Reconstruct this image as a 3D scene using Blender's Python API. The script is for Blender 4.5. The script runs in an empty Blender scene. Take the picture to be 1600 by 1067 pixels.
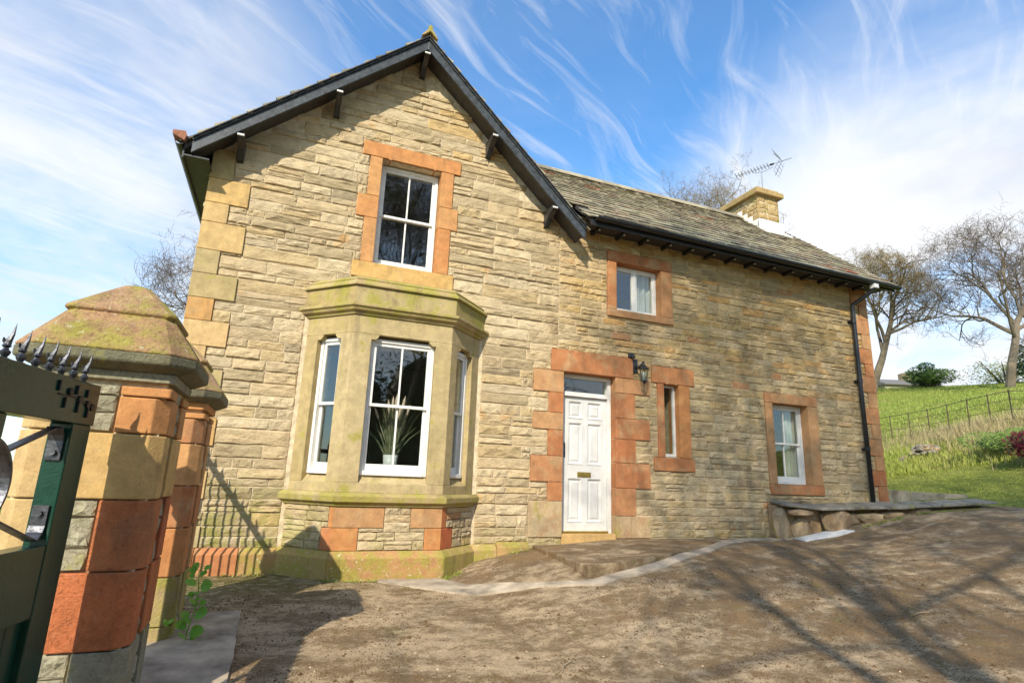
import bpy, math, random
import numpy as np
from mathutils import Vector, Matrix, noise
from mathutils.geometry import tessellate_polygon

rnd = random.Random(7)
sc = bpy.context.scene
COL = sc.collection

# ------------------------------------------------------------------ camera
def cam_axes(yaw, pitch, roll):
    cy, sy, cp, sp = math.cos(yaw), math.sin(yaw), math.cos(pitch), math.sin(pitch)
    f = Vector((sy*cp, cy*cp, sp)); r = Vector((cy, -sy, 0)); u = r.cross(f)
    cr, sr = math.cos(roll), math.sin(roll)
    return cr*r + sr*u, -sr*r + cr*u, f
cd = bpy.data.cameras.new('camera'); cam = bpy.data.objects.new('camera', cd); COL.objects.link(cam)
R_, U_, F_ = cam_axes(0.374973882, 0.237823621, 0.0368405586)
CZ = 0.815
m3 = Matrix((R_, U_, -F_)).transposed()
cam.matrix_world = Matrix.Translation((0, -8, CZ)) @ m3.to_4x4()
cd.sensor_width = 36.0; cd.lens = 36.0*885.862524/1600.0
cd.clip_start = 0.05; cd.clip_end = 2000
sc.camera = cam

# ------------------------------------------------------------------ light and exposure
SUN = Vector((0.67, 1.0, -0.87)).normalized()
SUN_EL = math.asin(-SUN.z); SUN_AZ = math.atan2(-SUN.x, -SUN.y)
sl = bpy.data.lights.new('sun', 'SUN'); sl.energy = 4.6; sl.angle = math.radians(0.55); sl.color = (1.0, 0.92, 0.77)
so = bpy.data.objects.new('sun', sl); COL.objects.link(so)
so.rotation_euler = SUN.to_track_quat('-Z', 'Y').to_euler(); so.location = (-20, -30, 30)
sc.view_settings.view_transform = 'Standard'; sc.view_settings.look = 'None'
sc.view_settings.gamma = 1.0; sc.view_settings.use_curve_mapping = False
sc.view_settings.exposure = 0.50

# ------------------------------------------------------------------ node helper
class NT:
    def __init__(s, tree): s.t = tree; s.L = tree.links
    def n(s, typ, ins=None, **props):
        nd = s.t.nodes.new(typ)
        for k, v in props.items(): setattr(nd, k, v)
        if ins:
            for k, v in ins.items():
                i = nd.inputs[k]
                if isinstance(v, bpy.types.NodeSocket): s.L.new(v, i)
                elif v is not None: i.default_value = v
        return nd
    def math(s, op, a, b=None, c=None, clamp=False):
        nd = s.n('ShaderNodeMath', operation=op, use_clamp=clamp)
        for i, v in enumerate((a, b, c)):
            if v is None: continue
            if isinstance(v, bpy.types.NodeSocket): s.L.new(v, nd.inputs[i])
            else: nd.inputs[i].default_value = v
        return nd.outputs[0]
    def mix(s, f, a, b, mode='MIX'):
        nd = s.n('ShaderNodeMix', data_type='RGBA', blend_type=mode)
        for i, v in ((0, f), (6, a), (7, b)):
            if isinstance(v, bpy.types.NodeSocket): s.L.new(v, nd.inputs[i])
            elif i == 0: nd.inputs[0].default_value = v
            else: nd.inputs[i].default_value = (*v, 1) if len(v) == 3 else v
        return nd.outputs[2]
    def ramp(s, f, stops, interp='LINEAR'):
        nd = s.n('ShaderNodeValToRGB'); cr = nd.color_ramp; cr.interpolation = interp
        while len(cr.elements) > 1: cr.elements.remove(cr.elements[-1])
        for i, (p, c) in enumerate(stops):
            e = cr.elements[0] if i == 0 else cr.elements.new(p)
            e.position = p
            if isinstance(c, (int, float)): c = (c, c, c)
            e.color = (*c, 1)
        s.L.new(f, nd.inputs[0]); return nd.outputs[0]
    def noise(s, vec, scale, detail=5, rough=0.55, dist=0.0, out='Fac'):
        return s.n('ShaderNodeTexNoise', {'Vector': vec, 'Scale': scale, 'Detail': detail, 'Roughness': rough, 'Distortion': dist}).outputs[out]
    def maprange(s, v, a, b, c=0.0, d=1.0, smooth=True):
        nd = s.n('ShaderNodeMapRange', {'Value': v, 'From Min': a, 'From Max': b, 'To Min': c, 'To Max': d})
        nd.interpolation_type = 'SMOOTHSTEP' if smooth else 'LINEAR'
        return nd.outputs[0]
    def mapping(s, vec, scale=(1, 1, 1), rot=(0, 0, 0), loc=(0, 0, 0)):
        return s.n('ShaderNodeMapping', {'Vector': vec, 'Scale': scale, 'Rotation': rot, 'Location': loc}).outputs[0]
    def sep(s, vec):
        return s.n('ShaderNodeSeparateXYZ', {'Vector': vec}).outputs

# ------------------------------------------------------------------ sky
world = bpy.data.worlds.new('World'); sc.world = world; world.use_nodes = True
wt = NT(world.node_tree); world.node_tree.nodes.clear()
sky = wt.n('ShaderNodeTexSky', sky_type='NISHITA', sun_disc=False, sun_elevation=SUN_EL, sun_rotation=SUN_AZ % (2*math.pi),
           air_density=1.0, dust_density=0.6, ozone_density=2.0, altitude=100)
tc = wt.n('ShaderNodeTexCoord').outputs['Generated']
x, y, z = wt.sep(tc)
zz = wt.math('ADD', wt.math('MAXIMUM', z, 0.0), 0.16)
px_ = wt.math('DIVIDE', x, zz); py_ = wt.math('DIVIDE', y, zz)
pv = wt.n('ShaderNodeCombineXYZ', {'X': px_, 'Y': py_, 'Z': 0.0}).outputs[0]
warp = wt.n('ShaderNodeTexNoise', {'Vector': pv, 'Scale': 0.9, 'Detail': 3, 'Roughness': 0.5})
wv = wt.n('ShaderNodeVectorMath', {0: warp.outputs['Color'], 1: (0.5, 0.5, 0.5)}, operation='SUBTRACT').outputs[0]
wv = wt.n('ShaderNodeVectorMath', {0: wv, 1: (.42, .42, 0)}, operation='MULTIPLY').outputs[0]
pw = wt.n('ShaderNodeVectorMath', {0: pv, 1: wv}, operation='ADD').outputs[0]
st = wt.mapping(wt.mapping(pw, rot=(0, 0, math.radians(-38))), scale=(0.55, 3.4, 1))
c1 = wt.noise(st, 1.5, 9, 0.62, 0.5)
st2 = wt.mapping(wt.mapping(pw, rot=(0, 0, math.radians(-22))), scale=(1.0, 7.0, 1), loc=(3.1, 1.7, 0))
c2 = wt.noise(st2, 2.6, 8, 0.6, 0.8)
c3 = wt.noise(pw, 0.8, 6, 0.6, 0.2)
def lobe(d, a, b):
    dn = Vector(d).normalized()
    dt = wt.n('ShaderNodeVectorMath', {0: tc, 1: tuple(dn)}, operation='DOT_PRODUCT').outputs['Value']
    return wt.maprange(dt, a, b)
low = wt.maprange(z, 0.55, 0.02)
L1 = lobe((-0.36, 0.85, 0.36), 0.86, 0.99)
L2 = lobe((0.88, 0.44, 0.18), 0.82, 0.99)
L3 = lobe((0.25, -0.88, 0.42), 0.80, 0.97)
s1 = wt.math('MULTIPLY', wt.maprange(c1, 0.47, 0.72), 0.72)
s2 = wt.math('MULTIPLY', wt.maprange(c2, 0.46, 0.78), 0.42)
bank = wt.math('MULTIPLY', wt.maprange(c3, 0.25, 0.60), wt.math('ADD', wt.math('MULTIPLY', L1, 0.85), wt.math('ADD', wt.math('MULTIPLY', L2, 1.15), wt.math('MULTIPLY', L3, 0.8))))
bank = wt.math('MINIMUM', bank, 0.97)
inv = wt.math('MULTIPLY', wt.math('SUBTRACT', 1.0, s1), wt.math('MULTIPLY', wt.math('SUBTRACT', 1.0, s2), wt.math('SUBTRACT', 1.0, bank)))
mask = wt.math('SUBTRACT', 1.0, inv, clamp=True)
mask = wt.math('MAXIMUM', mask, wt.math('ADD', wt.math('MULTIPLY', low, 0.35), wt.math('MULTIPLY', wt.maprange(c3, .35, .7), .14)))
shade = wt.noise(wt.mapping(tc, scale=(1, 1, 2.2)), 2.3, 6, 0.55)
ccol = wt.mix(wt.maprange(shade, 0.40, 0.68), (8.3, 8.4, 8.6), (6.7, 6.95, 7.4))
hs = wt.n('ShaderNodeHueSaturation', {'Saturation': 1.22, 'Value': 2.25, 'Color': sky.outputs[0]}).outputs[0]
hs = wt.mix(1.0, hs, (.84, 1.04, 1.07), 'MULTIPLY')
wc = wt.mix(mask, hs, ccol)
bg = wt.n('ShaderNodeBackground', {'Color': wc, 'Strength': 0.09})
wt.L.new(bg.outputs[0], wt.n('ShaderNodeOutputWorld').inputs[0])

# ------------------------------------------------------------------ materials
MATS = {}
def new_mat(name):
    m = bpy.data.materials.new(name); m.use_nodes = True; m.node_tree.nodes.clear(); MATS[name] = m
    return m, NT(m.node_tree)
def finish(m, t, color, rough=0.8, bump=None, bstr=0.3, bdist=0.02, metal=0.0, spec=0.35, alpha=None, trans=None):
    b = t.n('ShaderNodeBsdfPrincipled', {'Metallic': metal, 'Specular IOR Level': spec})
    for k, v in (('Base Color', color), ('Roughness', rough)):
        if isinstance(v, bpy.types.NodeSocket): t.L.new(v, b.inputs[k])
        else: b.inputs[k].default_value = (*v, 1) if k == 'Base Color' else v
    if bump is not None:
        bp = t.n('ShaderNodeBump', {'Strength': bstr, 'Distance': bdist, 'Height': bump})
        t.L.new(bp.outputs[0], b.inputs['Normal'])
    t.L.new(b.outputs[0], t.n('ShaderNodeOutputMaterial').inputs[0])
    return b
def rvalue(t):
    a = t.n('ShaderNodeAttribute', attribute_name='rnd', attribute_type='GEOMETRY').outputs['Fac']
    o = t.n('ShaderNodeObjectInfo').outputs['Random']
    return t.math('FRACT', t.math('ADD', a, o))
def pos(t): return t.n('ShaderNodeNewGeometry').outputs['Position']

def rubble_mat():
    m, t = new_mat('rubble_stone'); P = pos(t); r = rvalue(t); X, Y, Z = t.sep(P)
    buff = t.ramp(r, [(0, (.56, .43, .255)), (.16, (.48, .37, .225)), (.30, (.60, .48, .305)), (.46, (.53, .40, .22)), (.60, (.43, .335, .20)),
                      (.72, (.58, .455, .28)), (.86, (.52, .415, .265)), (.955, (.58, .41, .20)), (.975, (.38, .30, .19)), (.992, (.52, .29, .14))], 'CONSTANT')
    och = t.ramp(r, [(0, (.53, .37, .17)), (.14, (.45, .32, .155)), (.28, (.58, .42, .21)), (.42, (.50, .33, .135)), (.54, (.42, .31, .165)),
                     (.66, (.57, .41, .22)), (.78, (.51, .38, .215)), (.88, (.55, .32, .12)), (.955, (.36, .26, .14)), (.985, (.50, .26, .12))], 'CONSTANT')
    n0 = t.noise(P, 0.8, 3)
    side = t.maprange(t.math('ADD', X, t.math('MULTIPLY', n0, 1.6)), 4.2, 5.4)
    c = t.mix(t.math('MULTIPLY', side, t.maprange(t.math('ADD', Z, t.math('MULTIPLY', n0, 2.0)), 2.0, 4.8, .22, .95)), buff, och)
    c = t.mix(1.0, c, (.93, .93, .92), 'MULTIPLY')
    n1 = t.noise(t.mapping(P, scale=(1, 1, 1.25)), 5.0, 8, 0.68); n2 = t.noise(P, 55.0, 6, 0.7)
    c = t.mix(1.0, c, t.ramp(n1, [(.28, .74), (.5, 1.0), (.72, 1.16)]), 'MULTIPLY')
    c = t.mix(1.0, c, t.ramp(n2, [(.3, .82), (.6, 1.10)]), 'MULTIPLY')
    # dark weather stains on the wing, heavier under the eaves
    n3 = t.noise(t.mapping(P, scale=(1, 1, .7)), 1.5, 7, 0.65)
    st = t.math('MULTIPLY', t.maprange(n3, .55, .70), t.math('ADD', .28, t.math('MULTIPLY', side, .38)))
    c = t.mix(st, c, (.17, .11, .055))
    n7 = t.noise(t.mapping(P, scale=(4.0, 4.0, 9.0)), 1.0, 9, .72, .9)  # dark chip scars: shade of small hollows put into the stone colour
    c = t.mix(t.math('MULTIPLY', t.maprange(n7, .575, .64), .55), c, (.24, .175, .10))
    # iron staining
    n4 = t.noise(P, 3.1, 4, 0.5)
    c = t.mix(t.math('MULTIPLY', t.maprange(n4, .62, .74), .5), c, (.52, .26, .07))
    # moss and damp at foot of wall on the left
    n5 = t.noise(P, 4.0, 6, 0.65)
    foot = t.math('MULTIPLY', t.maprange(Z, 1.1, -.25), t.maprange(X, 1.2, -.2))
    foot2 = t.math('MULTIPLY', t.maprange(Z, .25, -.2), .5)
    mm = t.math('MULTIPLY', t.maprange(n5, .40, .60), t.math('MAXIMUM', foot, foot2))
    c = t.mix(t.math('MULTIPLY', mm, .8), c, (.30, .29, .06))
    # white crystals / lime bloom
    n6 = t.noise(P, 11.0, 7, 0.7)
    c = t.mix(t.math('MULTIPLY', t.maprange(n6, .60, .70), .28), c, (.62, .56, .43))
    bmp = t.math('ADD', t.noise(t.mapping(P, scale=(1, 1, 1.5)), 11, 9, 0.74, .8), t.math('MULTIPLY', t.noise(P, 90, 4, 0.6), .25))
    finish(m, t, c, .92, bmp, .9, .035, spec=.12)
rubble_mat()

def dressed_mat(name, stops, moss=0.0, stain=(.30, .20, .09), stain_amt=.4, bs=.35, lichen=0.0, mz=(0, 0)):
    m, t = new_mat(name); P = pos(t); r = rvalue(t); X, Y, Z = t.sep(P)
    c = t.ramp(r, stops, 'LINEAR')
    n1 = t.noise(P, 3.0, 7, 0.6, .4); n2 = t.noise(P, 70, 5, .7)
    c = t.mix(t.math('MULTIPLY', t.maprange(n1, .48, .68), stain_amt), c, stain)
    c = t.mix(1.0, c, t.ramp(t.noise(P, 9, 7, .65), [(.3, .78), (.7, 1.18)]), 'MULTIPLY')
    c = t.mix(1.0, c, t.ramp(n2, [(.3, .85), (.65, 1.08)]), 'MULTIPLY')
    if moss:
        n5 = t.noise(P, 4.5, 8, .65)
        f = t.maprange(n5, .62-.30*moss, .70-.12*moss)
        if mz != (0, 0): f = t.math('MULTIPLY', f, t.maprange(Z, mz[0], mz[1]))
        c = t.mix(t.math('MULTIPLY', f, .85), c, t.mix(t.noise(P, 30, 4), (.20, .18, .03), (.38, .34, .07)))
    if lichen:
        n6 = t.noise(P, 26, 8, .75)
        c = t.mix(t.math('MULTIPLY', t.maprange(n6, .58, .66), lichen), c, (.66, .62, .48))
    pit = t.maprange(t.noise(P, 48, 7, .75, .3), .30, .46)
    run = t.noise(t.mapping(P, scale=(5, 5, .9)), 1.0, 6, .65)
    c = t.mix(t.math('MULTIPLY', t.maprange(run, .54, .70), .38), c, (.16, .11, .06))
    bmp = t.math('ADD', t.math('ADD', t.noise(P, 60, 6, .7), t.math('MULTIPLY', pit, .30)), t.math('MULTIPLY', t.noise(P, 6, 5, .65), 1.3))
    c = t.mix(1.0, c, t.ramp(pit, [(0, .90), (1, 1.0)]), 'MULTIPLY')
    finish(m, t, c, .88, bmp, bs, .012, spec=.2)
dressed_mat('red_sandstone', [(0, (.44, .19, .078)), (.3, (.39, .145, .058)), (.55, (.47, .25, .115)), (.8, (.42, .23, .105)), (1, (.45, .175, .07))], stain=(.42, .29, .15), stain_amt=.6, lichen=.12)
dressed_mat('deep_red_sandstone', [(0, (.46, .11, .048)), (.4, (.52, .125, .05)), (.7, (.49, .17, .065)), (1, (.44, .10, .045))], stain=(.30, .15, .075), stain_amt=.55, bs=.9, lichen=.15, moss=.25, mz=(.1, -.6))
dressed_mat('ochre_sandstone', [(0, (.50, .30, .10)), (.35, (.53, .35, .14)), (.65, (.47, .25, .085)), (1, (.52, .33, .14))], stain=(.40, .29, .15), stain_amt=.4)
dressed_mat('orange_sandstone', [(0, (.50, .235, .088)), (.5, (.47, .20, .072)), (1, (.50, .27, .11))], stain=(.52, .33, .13), stain_amt=.35)
dressed_mat('quoin_sandstone', [(0, (.52, .36, .17)), (1, (.49, .34, .15))], stain=(.46, .28, .12), stain_amt=.35)
dressed_mat('buff_sandstone', [(0, (.43, .335, .175)), (.5, (.39, .295, .14)), (1, (.45, .355, .195))], stain=(.33, .27, .11), stain_amt=.45, moss=.15)
dressed_mat('mossy_sandstone', [(0, (.42, .32, .15)), (.5, (.38, .27, .12)), (1, (.43, .34, .17))], stain=(.15, .11, .05), stain_amt=.6, moss=.75, bs=.6, lichen=.35)
dressed_mat('cap_sandstone', [(0, (.38, .22, .115)), (1, (.43, .27, .15))], stain=(.20, .12, .06), stain_amt=.8, moss=.62, bs=1.0, lichen=.6)
dressed_mat('algae_stone', [(0, (.17, .16, .10)), (1, (.21, .19, .12))], stain=(.07, .07, .04), stain_amt=.6, moss=.2, bs=.9, lichen=.2)
dressed_mat('plinth_sandstone', [(0, (.46, .33, .12)), (.5, (.48, .24, .11)), (1, (.45, .35, .14))], stain=(.34, .26, .10), stain_amt=.5, moss=.85, bs=.8, lichen=.75)
dressed_mat('worn_pale_stone', [(0, (.50, .39, .23)), (.5, (.47, .30, .16)), (1, (.52, .42, .26))], stain=(.36, .17, .08), stain_amt=.6, bs=.8, lichen=.6, moss=.35)
dressed_mat('grey_rubble', [(0, (.34, .30, .20)), (.5, (.40, .36, .25)), (1, (.30, .27, .18))], stain=(.20, .18, .09), stain_amt=.5, moss=.15, bs=1.0, lichen=.3)
dressed_mat('flagstone', [(0, (.25, .22, .18)), (1, (.31, .28, .22))], stain=(.10, .08, .05), stain_amt=.7, moss=.2, bs=1.0, lichen=.55)
dressed_mat('boulder', [(0, (.36, .24, .14)), (1, (.42, .32, .20))], stain=(.16, .10, .05), stain_amt=.6, moss=.2, bs=1.0, lichen=.4)
dressed_mat('chimney_stone', [(0, (.46, .33, .15)), (.5, (.40, .27, .12)), (1, (.50, .38, .20))], stain=(.22, .15, .07), stain_amt=.5, moss=.35, bs=.9)

def simple(name, col, rough=.6, metal=0.0, spec=.4, nscale=8, var=.25, bstr=.15, bd=.004, bscale=60):
    m, t = new_mat(name); P = pos(t)
    n = t.noise(P, nscale, 6, .6)
    c = t.mix(1.0, col, t.ramp(n, [(.3, 1-var), (.7, 1+var*.6)]), 'MULTIPLY')
    finish(m, t, c, t.maprange(t.noise(P, nscale*2.3, 5), .3, .7, rough*.85, min(1, rough*1.12)), t.noise(P, bscale, 5), bstr, bd, metal, spec)
simple('mortar', (.60, .49, .33), .95, spec=.1, nscale=12, var=.35, bstr=.8, bd=.01, bscale=40)
simple('white_paint', (.72, .70, .65), .42, var=.16, bstr=.08, nscale=5)
simple('door_paint', (.62, .61, .58), .34, var=.10, bstr=.04)
simple('black_paint', (.025, .026, .028), .42, var=.4)
simple('barge_paint', (.048, .055, .062), .40, var=.6, nscale=14, bstr=.25)
simple('gutter_paint', (.018, .019, .021), .35, var=.3)
simple('brass', (.62, .44, .12), .32, metal=.9, var=.2)
simple('lead', (.58, .58, .57), .55, var=.15)
simple('wrought_iron', (.11, .11, .12), .42, metal=.85, var=.5, nscale=25, bstr=.6, bd=.003)
simple('black_iron', (.02, .02, .02), .5, metal=.3)
simple('rusty_iron', (.13, .085, .055), .7, metal=.2)
simple('green_paint', (.007, .042, .026), .24, var=.2, nscale=20, bstr=.3)
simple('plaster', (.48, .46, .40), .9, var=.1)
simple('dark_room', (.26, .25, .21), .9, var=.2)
simple('curtain_cloth', (.62, .60, .52), .85, var=.08)
simple('aluminium', (.36, .36, .37), .45, metal=.6, var=.2)
simple('pot_glaze', (.55, .55, .55), .4, var=.05)
simple('plume', (.62, .47, .38), .9, var=.3, nscale=60)
simple('terracotta', (.26, .11, .06), .85, var=.4, nscale=20)
simple('concrete', (.40, .325, .235), .9, var=.55, nscale=4, bstr=.6, bd=.008, bscale=50)
simple('old_timber', (.05, .045, .04), .7, var=.3)
simple('litter', (.36, .27, .16), .9, var=.4, nscale=3)
simple('roof_grey', (.16, .15, .14), .8, var=.3)
simple('bark_pale', (.145, .115, .078), .95, var=.45, nscale=1.5, bstr=.6, bd=.03, bscale=9)
simple('twig', (.12, .086, .058), .95, var=.3, nscale=.6)
simple('bud_twig', (.19, .14, .06), .95, var=.35, nscale=.6)

simple('moss_brown', (.12, .068, .026), .95, var=.5, nscale=5)
simple('grit_pale', (.46, .36, .24), .95, var=.5, nscale=9)
def slate_mat():
    m, t = new_mat('stone_slate'); P = pos(t); r = rvalue(t)
    c = t.ramp(r, [(0, (.27, .23, .155)), (.2, (.34, .29, .20)), (.4, (.22, .19, .135)), (.6, (.38, .33, .22)), (.75, (.29, .22, .15)), (.88, (.40, .36, .25)), (.96, (.18, .15, .12)), (.985, (.40, .15, .08))], 'CONSTANT')
    n = t.noise(P, 4, 8, .7); c = t.mix(t.math('MULTIPLY', t.maprange(n, .52, .62), .6), c, (.36, .34, .20))
    c = t.mix(t.math('MULTIPLY', t.maprange(t.noise(P, 2.2, 6, .6), .55, .68), .55), c, (.09, .075, .055))
    c = t.mix(1.0, c, t.ramp(t.noise(P, 40, 6, .7), [(.3, .75), (.7, 1.2)]), 'MULTIPLY')
    finish(m, t, c, .85, t.noise(P, 25, 8, .7), .8, .015, spec=.25)
slate_mat()

def tarmac_mat():
    m, t = new_mat('worn_tarmac'); P = pos(t); X, Y, Z = t.sep(P)
    fl = t.mapping(P, scale=(1, 1, 1))
    big = t.noise(fl, .45, 6, .6, .5); mid = t.noise(t.mapping(fl, scale=(1, 1.7, 1), rot=(0, 0, .3)), 1.6, 8, .68, .5); fine = t.noise(fl, 9, 9, .78); gr = t.noise(fl, 60, 7, .85)
    c = t.ramp(gr, [(.36, (.22, .15, .082)), (.5, (.48, .35, .21)), (.62, (.80, .61, .40))])
    c = t.mix(t.maprange(big, .35, .65, 0, .30), c, (.64, .49, .32))
    mossf = t.math('ADD', t.math('MULTIPLY', mid, .55), t.math('MULTIPLY', fine, .45))
    near = t.math('ADD', t.maprange(X, 1.0, 5.5, -.022, .022), t.math('MULTIPLY', t.math('SUBTRACT', big, .5), .22))
    k = t.maprange(t.math('ADD', t.math('ADD', mossf, near), t.math('MULTIPLY', t.math('SUBTRACT', gr, .5), .95)), .465, .575)
    mc = t.mix(t.noise(fl, 3.3, 4), (.10, .052, .020), (.27, .155, .055))
    c = t.mix(t.math('MULTIPLY', k, .80), c, mc)
    gm = t.math('MULTIPLY', t.maprange(t.noise(fl, 2.1, 5), .60, .70), t.maprange(fine, .42, .6))
    c = t.mix(t.math('MULTIPLY', gm, .65), c, (.22, .19, .045))
    # mossy green skirt by the wall at the left
    wl = t.math('MULTIPLY', t.maprange(Y, -2.4, -.6), t.maprange(X, 1.6, -.1))
    c = t.mix(t.math('MULTIPLY', t.math('MULTIPLY', wl, t.maprange(fine, .3, .55)), .8), c, (.16, .15, .03))
    vor = t.n('ShaderNodeTexVoronoi', {'Vector': fl, 'Scale': 110.0}).outputs['Distance']
    h = t.math('ADD', t.math('MULTIPLY', vor, .5), t.math('ADD', gr, t.math('MULTIPLY', fine, 2.0)))
    h = t.math('ADD', h, t.math('MULTIPLY', k, .7))
    finish(m, t, c, .93, h, .9, .012, spec=.15)
tarmac_mat()

def ground_mat(name, a, b, c_, scale=1.0):
    m, t = new_mat(name); P = pos(t)
    c = t.mix(t.maprange(t.noise(P, 1.1*scale, 7, .65), .35, .65), a, b)
    c = t.mix(t.math('MULTIPLY', t.maprange(t.noise(P, .35*scale, 5, .6), .5, .66), .6), c, c_)
    c = t.mix(1.0, c, t.ramp(t.noise(P, 9, 7, .7), [(.3, .65), (.7, 1.3)]), 'MULTIPLY')
    finish(m, t, c, .95, t.noise(P, 6, 8, .7), 1.0, .12, spec=.1)
ground_mat('grass_ground', (.16, .19, .035), (.25, .26, .06), (.26, .22, .09))
ground_mat('field_ground', (.12, .19, .018), (.20, .27, .03), (.17, .20, .04), .6)

def leafy(name, a, b, rough=.6, trans=.35, dry=0.0):
    m, t = new_mat(name); r = rvalue(t); P = pos(t)
    f = t.math('ADD', t.math('MULTIPLY', r, .6), t.math('MULTIPLY', t.noise(P, .9, 4), .6), clamp=True)
    c = t.mix(f, a, b)
    if dry: c = t.mix(t.math('MULTIPLY', t.maprange(t.noise(P, .42, 6, .65), .50, .64), dry), c, (.44, .37, .15))
    p = t.n('ShaderNodeBsdfPrincipled', {'Base Color': c, 'Roughness': rough, 'Specular IOR Level': .25})
    tr = t.n('ShaderNodeBsdfTranslucent', {'Color': c})
    mx = t.n('ShaderNodeMixShader', {0: trans, 1: p.outputs[0], 2: tr.outputs[0]})
    t.L.new(mx.outputs[0], t.n('ShaderNodeOutputMaterial').inputs[0])
leafy('lawn_blade', (.19, .26, .035), (.43, .45, .10), dry=.55)
leafy('field_blade', (.19, .28, .04), (.40, .44, .10), dry=.5)
leafy('straw', (.34, .27, .12), (.58, .47, .26))
leafy('evergreen_leaf', (.020, .045, .012), (.055, .10, .02), .5, .2)
leafy('spring_leaf', (.15, .19, .03), (.33, .35, .09), .6, .4)
leafy('bush_leaf', (.10, .17, .03), (.22, .30, .07), .6, .25)
leafy('red_leaf', (.10, .012, .018), (.22, .03, .035), .5, .3)
leafy('bindweed_leaf', (.13, .32, .03), (.24, .44, .06), .4, .35)
leafy('reed_blade', (.12, .22, .09), (.42, .38, .25), .6, .2)
leafy('hedge_leaf', (.018, .030, .010), (.04, .06, .018), .6, .15)

def glass_mat():
    m, t = new_mat('window_glass')
    g = t.n('ShaderNodeBsdfGlossy', {'Color': (1, 1, 1, 1), 'Roughness': .015})
    P = pos(t)
    bp = t.n('ShaderNodeBump', {'Strength': .10, 'Distance': .01, 'Height': t.noise(P, 3.0, 2)})
    t.L.new(bp.outputs[0], g.inputs['Normal'])
    tr = t.n('ShaderNodeBsdfTransparent', {'Color': (.92, .95, .93, 1)})
    ge = t.n('ShaderNodeNewGeometry')
    dt = t.n('ShaderNodeVectorMath', {0: ge.outputs['Normal'], 1: ge.outputs['Incoming']}, operation='DOT_PRODUCT').outputs['Value']
    om = t.math('SUBTRACT', 1.0, t.math('ABSOLUTE', dt), clamp=True)
    f = t.math('ADD', t.math('MULTIPLY', t.math('POWER', om, 5.0), .92), .08, clamp=True)
    mx = t.n('ShaderNodeMixShader', {0: f, 1: tr.outputs[0], 2: g.outputs[0]})
    t.L.new(mx.outputs[0], t.n('ShaderNodeOutputMaterial').inputs[0])
glass_mat()

# ------------------------------------------------------------------ mesh helpers
WL = {}
class MB:
    """collects verts and faces into one mesh"""
    def __init__(s): s.v = []; s.f = []; s.r = []
    def add(s, vs, fs, r=None):
        b = len(s.v); s.v += [tuple(v) for v in vs]; s.f += [tuple(i+b for i in f) for f in fs]
        if r is not None: s.r += [r]*len(vs)
        return s
    def hexa(s, p, r=None):      # 8 points: bottom ring 0-3, top ring 4-7
        return s.add(p, [(3, 2, 1, 0), (4, 5, 6, 7), (0, 1, 5, 4), (1, 2, 6, 5), (2, 3, 7, 6), (3, 0, 4, 7)], r)
    def box(s, x0, x1, y0, y1, z0, z1, r=None):
        return s.hexa([(x0, y0, z0), (x1, y0, z0), (x1, y1, z0), (x0, y1, z0), (x0, y0, z1), (x1, y0, z1), (x1, y1, z1), (x0, y1, z1)], r)
    def fbox(s, F, u0, u1, d0, d1, z0, z1, r=None):   # in a wall frame: d = outwards
        return s.hexa([F(u0, d1, z0), F(u1, d1, z0), F(u1, d0, z0), F(u0, d0, z0), F(u0, d1, z1), F(u1, d1, z1), F(u1, d0, z1), F(u0, d0, z1)], r)
    def prism(s, poly, fn, a, b, r=None):   # poly in 2D, fn(p, q, t) -> point, extruded t from a to b
        n = len(poly)
        vs = [fn(p, q, a) for p, q in poly] + [fn(p, q, b) for p, q in poly]
        fs = [tuple(range(n))[::-1], tuple(range(n, 2*n))] + [(i, (i+1) % n, (i+1) % n+n, i+n) for i in range(n)]
        return s.add(vs, fs, r)
    def tube(s, pts, rad, n=6, cap=True, r=None):
        pts = [Vector(p) for p in pts]; k = len(pts)
        if not hasattr(rad, '__len__'): rad = [rad]*k
        base = len(s.v); vs = []
        t0 = (pts[1]-pts[0]).normalized()
        a = Vector((0, 0, 1)) if abs(t0.z) < .9 else Vector((1, 0, 0))
        a = (a - t0*a.dot(t0)).normalized()
        for i in range(k):
            t = (pts[min(i+1, k-1)]-pts[max(i-1, 0)]).normalized()
            a = (a - t*a.dot(t)).normalized(); b = t.cross(a)
            for j in range(n):
                w = 2*math.pi*j/n
                vs.append(pts[i] + (a*math.cos(w)+b*math.sin(w))*rad[i])
        fs = [(i*n+j, i*n+(j+1) % n, (i+1)*n+(j+1) % n, (i+1)*n+j) for i in range(k-1) for j in range(n)]
        if cap: fs += [tuple(range(n))[::-1], tuple(range((k-1)*n, k*n))]
        return s.add(vs, fs, r)
    def lathe(s, prof, c, n=12, r=None, axis=None):
        vs = []; k = len(prof)
        for rr, h in prof:
            for j in range(n):
                w = 2*math.pi*j/n
                vs.append((c[0]+rr*math.cos(w), c[1]+rr*math.sin(w), c[2]+h))
        fs = [(i*n+j, i*n+(j+1) % n, (i+1)*n+(j+1) % n, (i+1)*n+j) for i in range(k-1) for j in range(n)]
        fs += [tuple(range(n))[::-1], tuple(range((k-1)*n, k*n))]
        return s.add(vs, fs, r)
    def build(s, name, m, parent=None, smooth=False, bevel=0, origin=None):
        o = mesh_obj(name, s.v, s.f, m, parent, smooth, bevel, s.r or None, origin)
        if len(s.v) < 3000:
            import bmesh
            bm = bmesh.new(); bm.from_mesh(o.data); bmesh.ops.recalc_face_normals(bm, faces=bm.faces); bm.to_mesh(o.data); bm.free()
        return o

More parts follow.
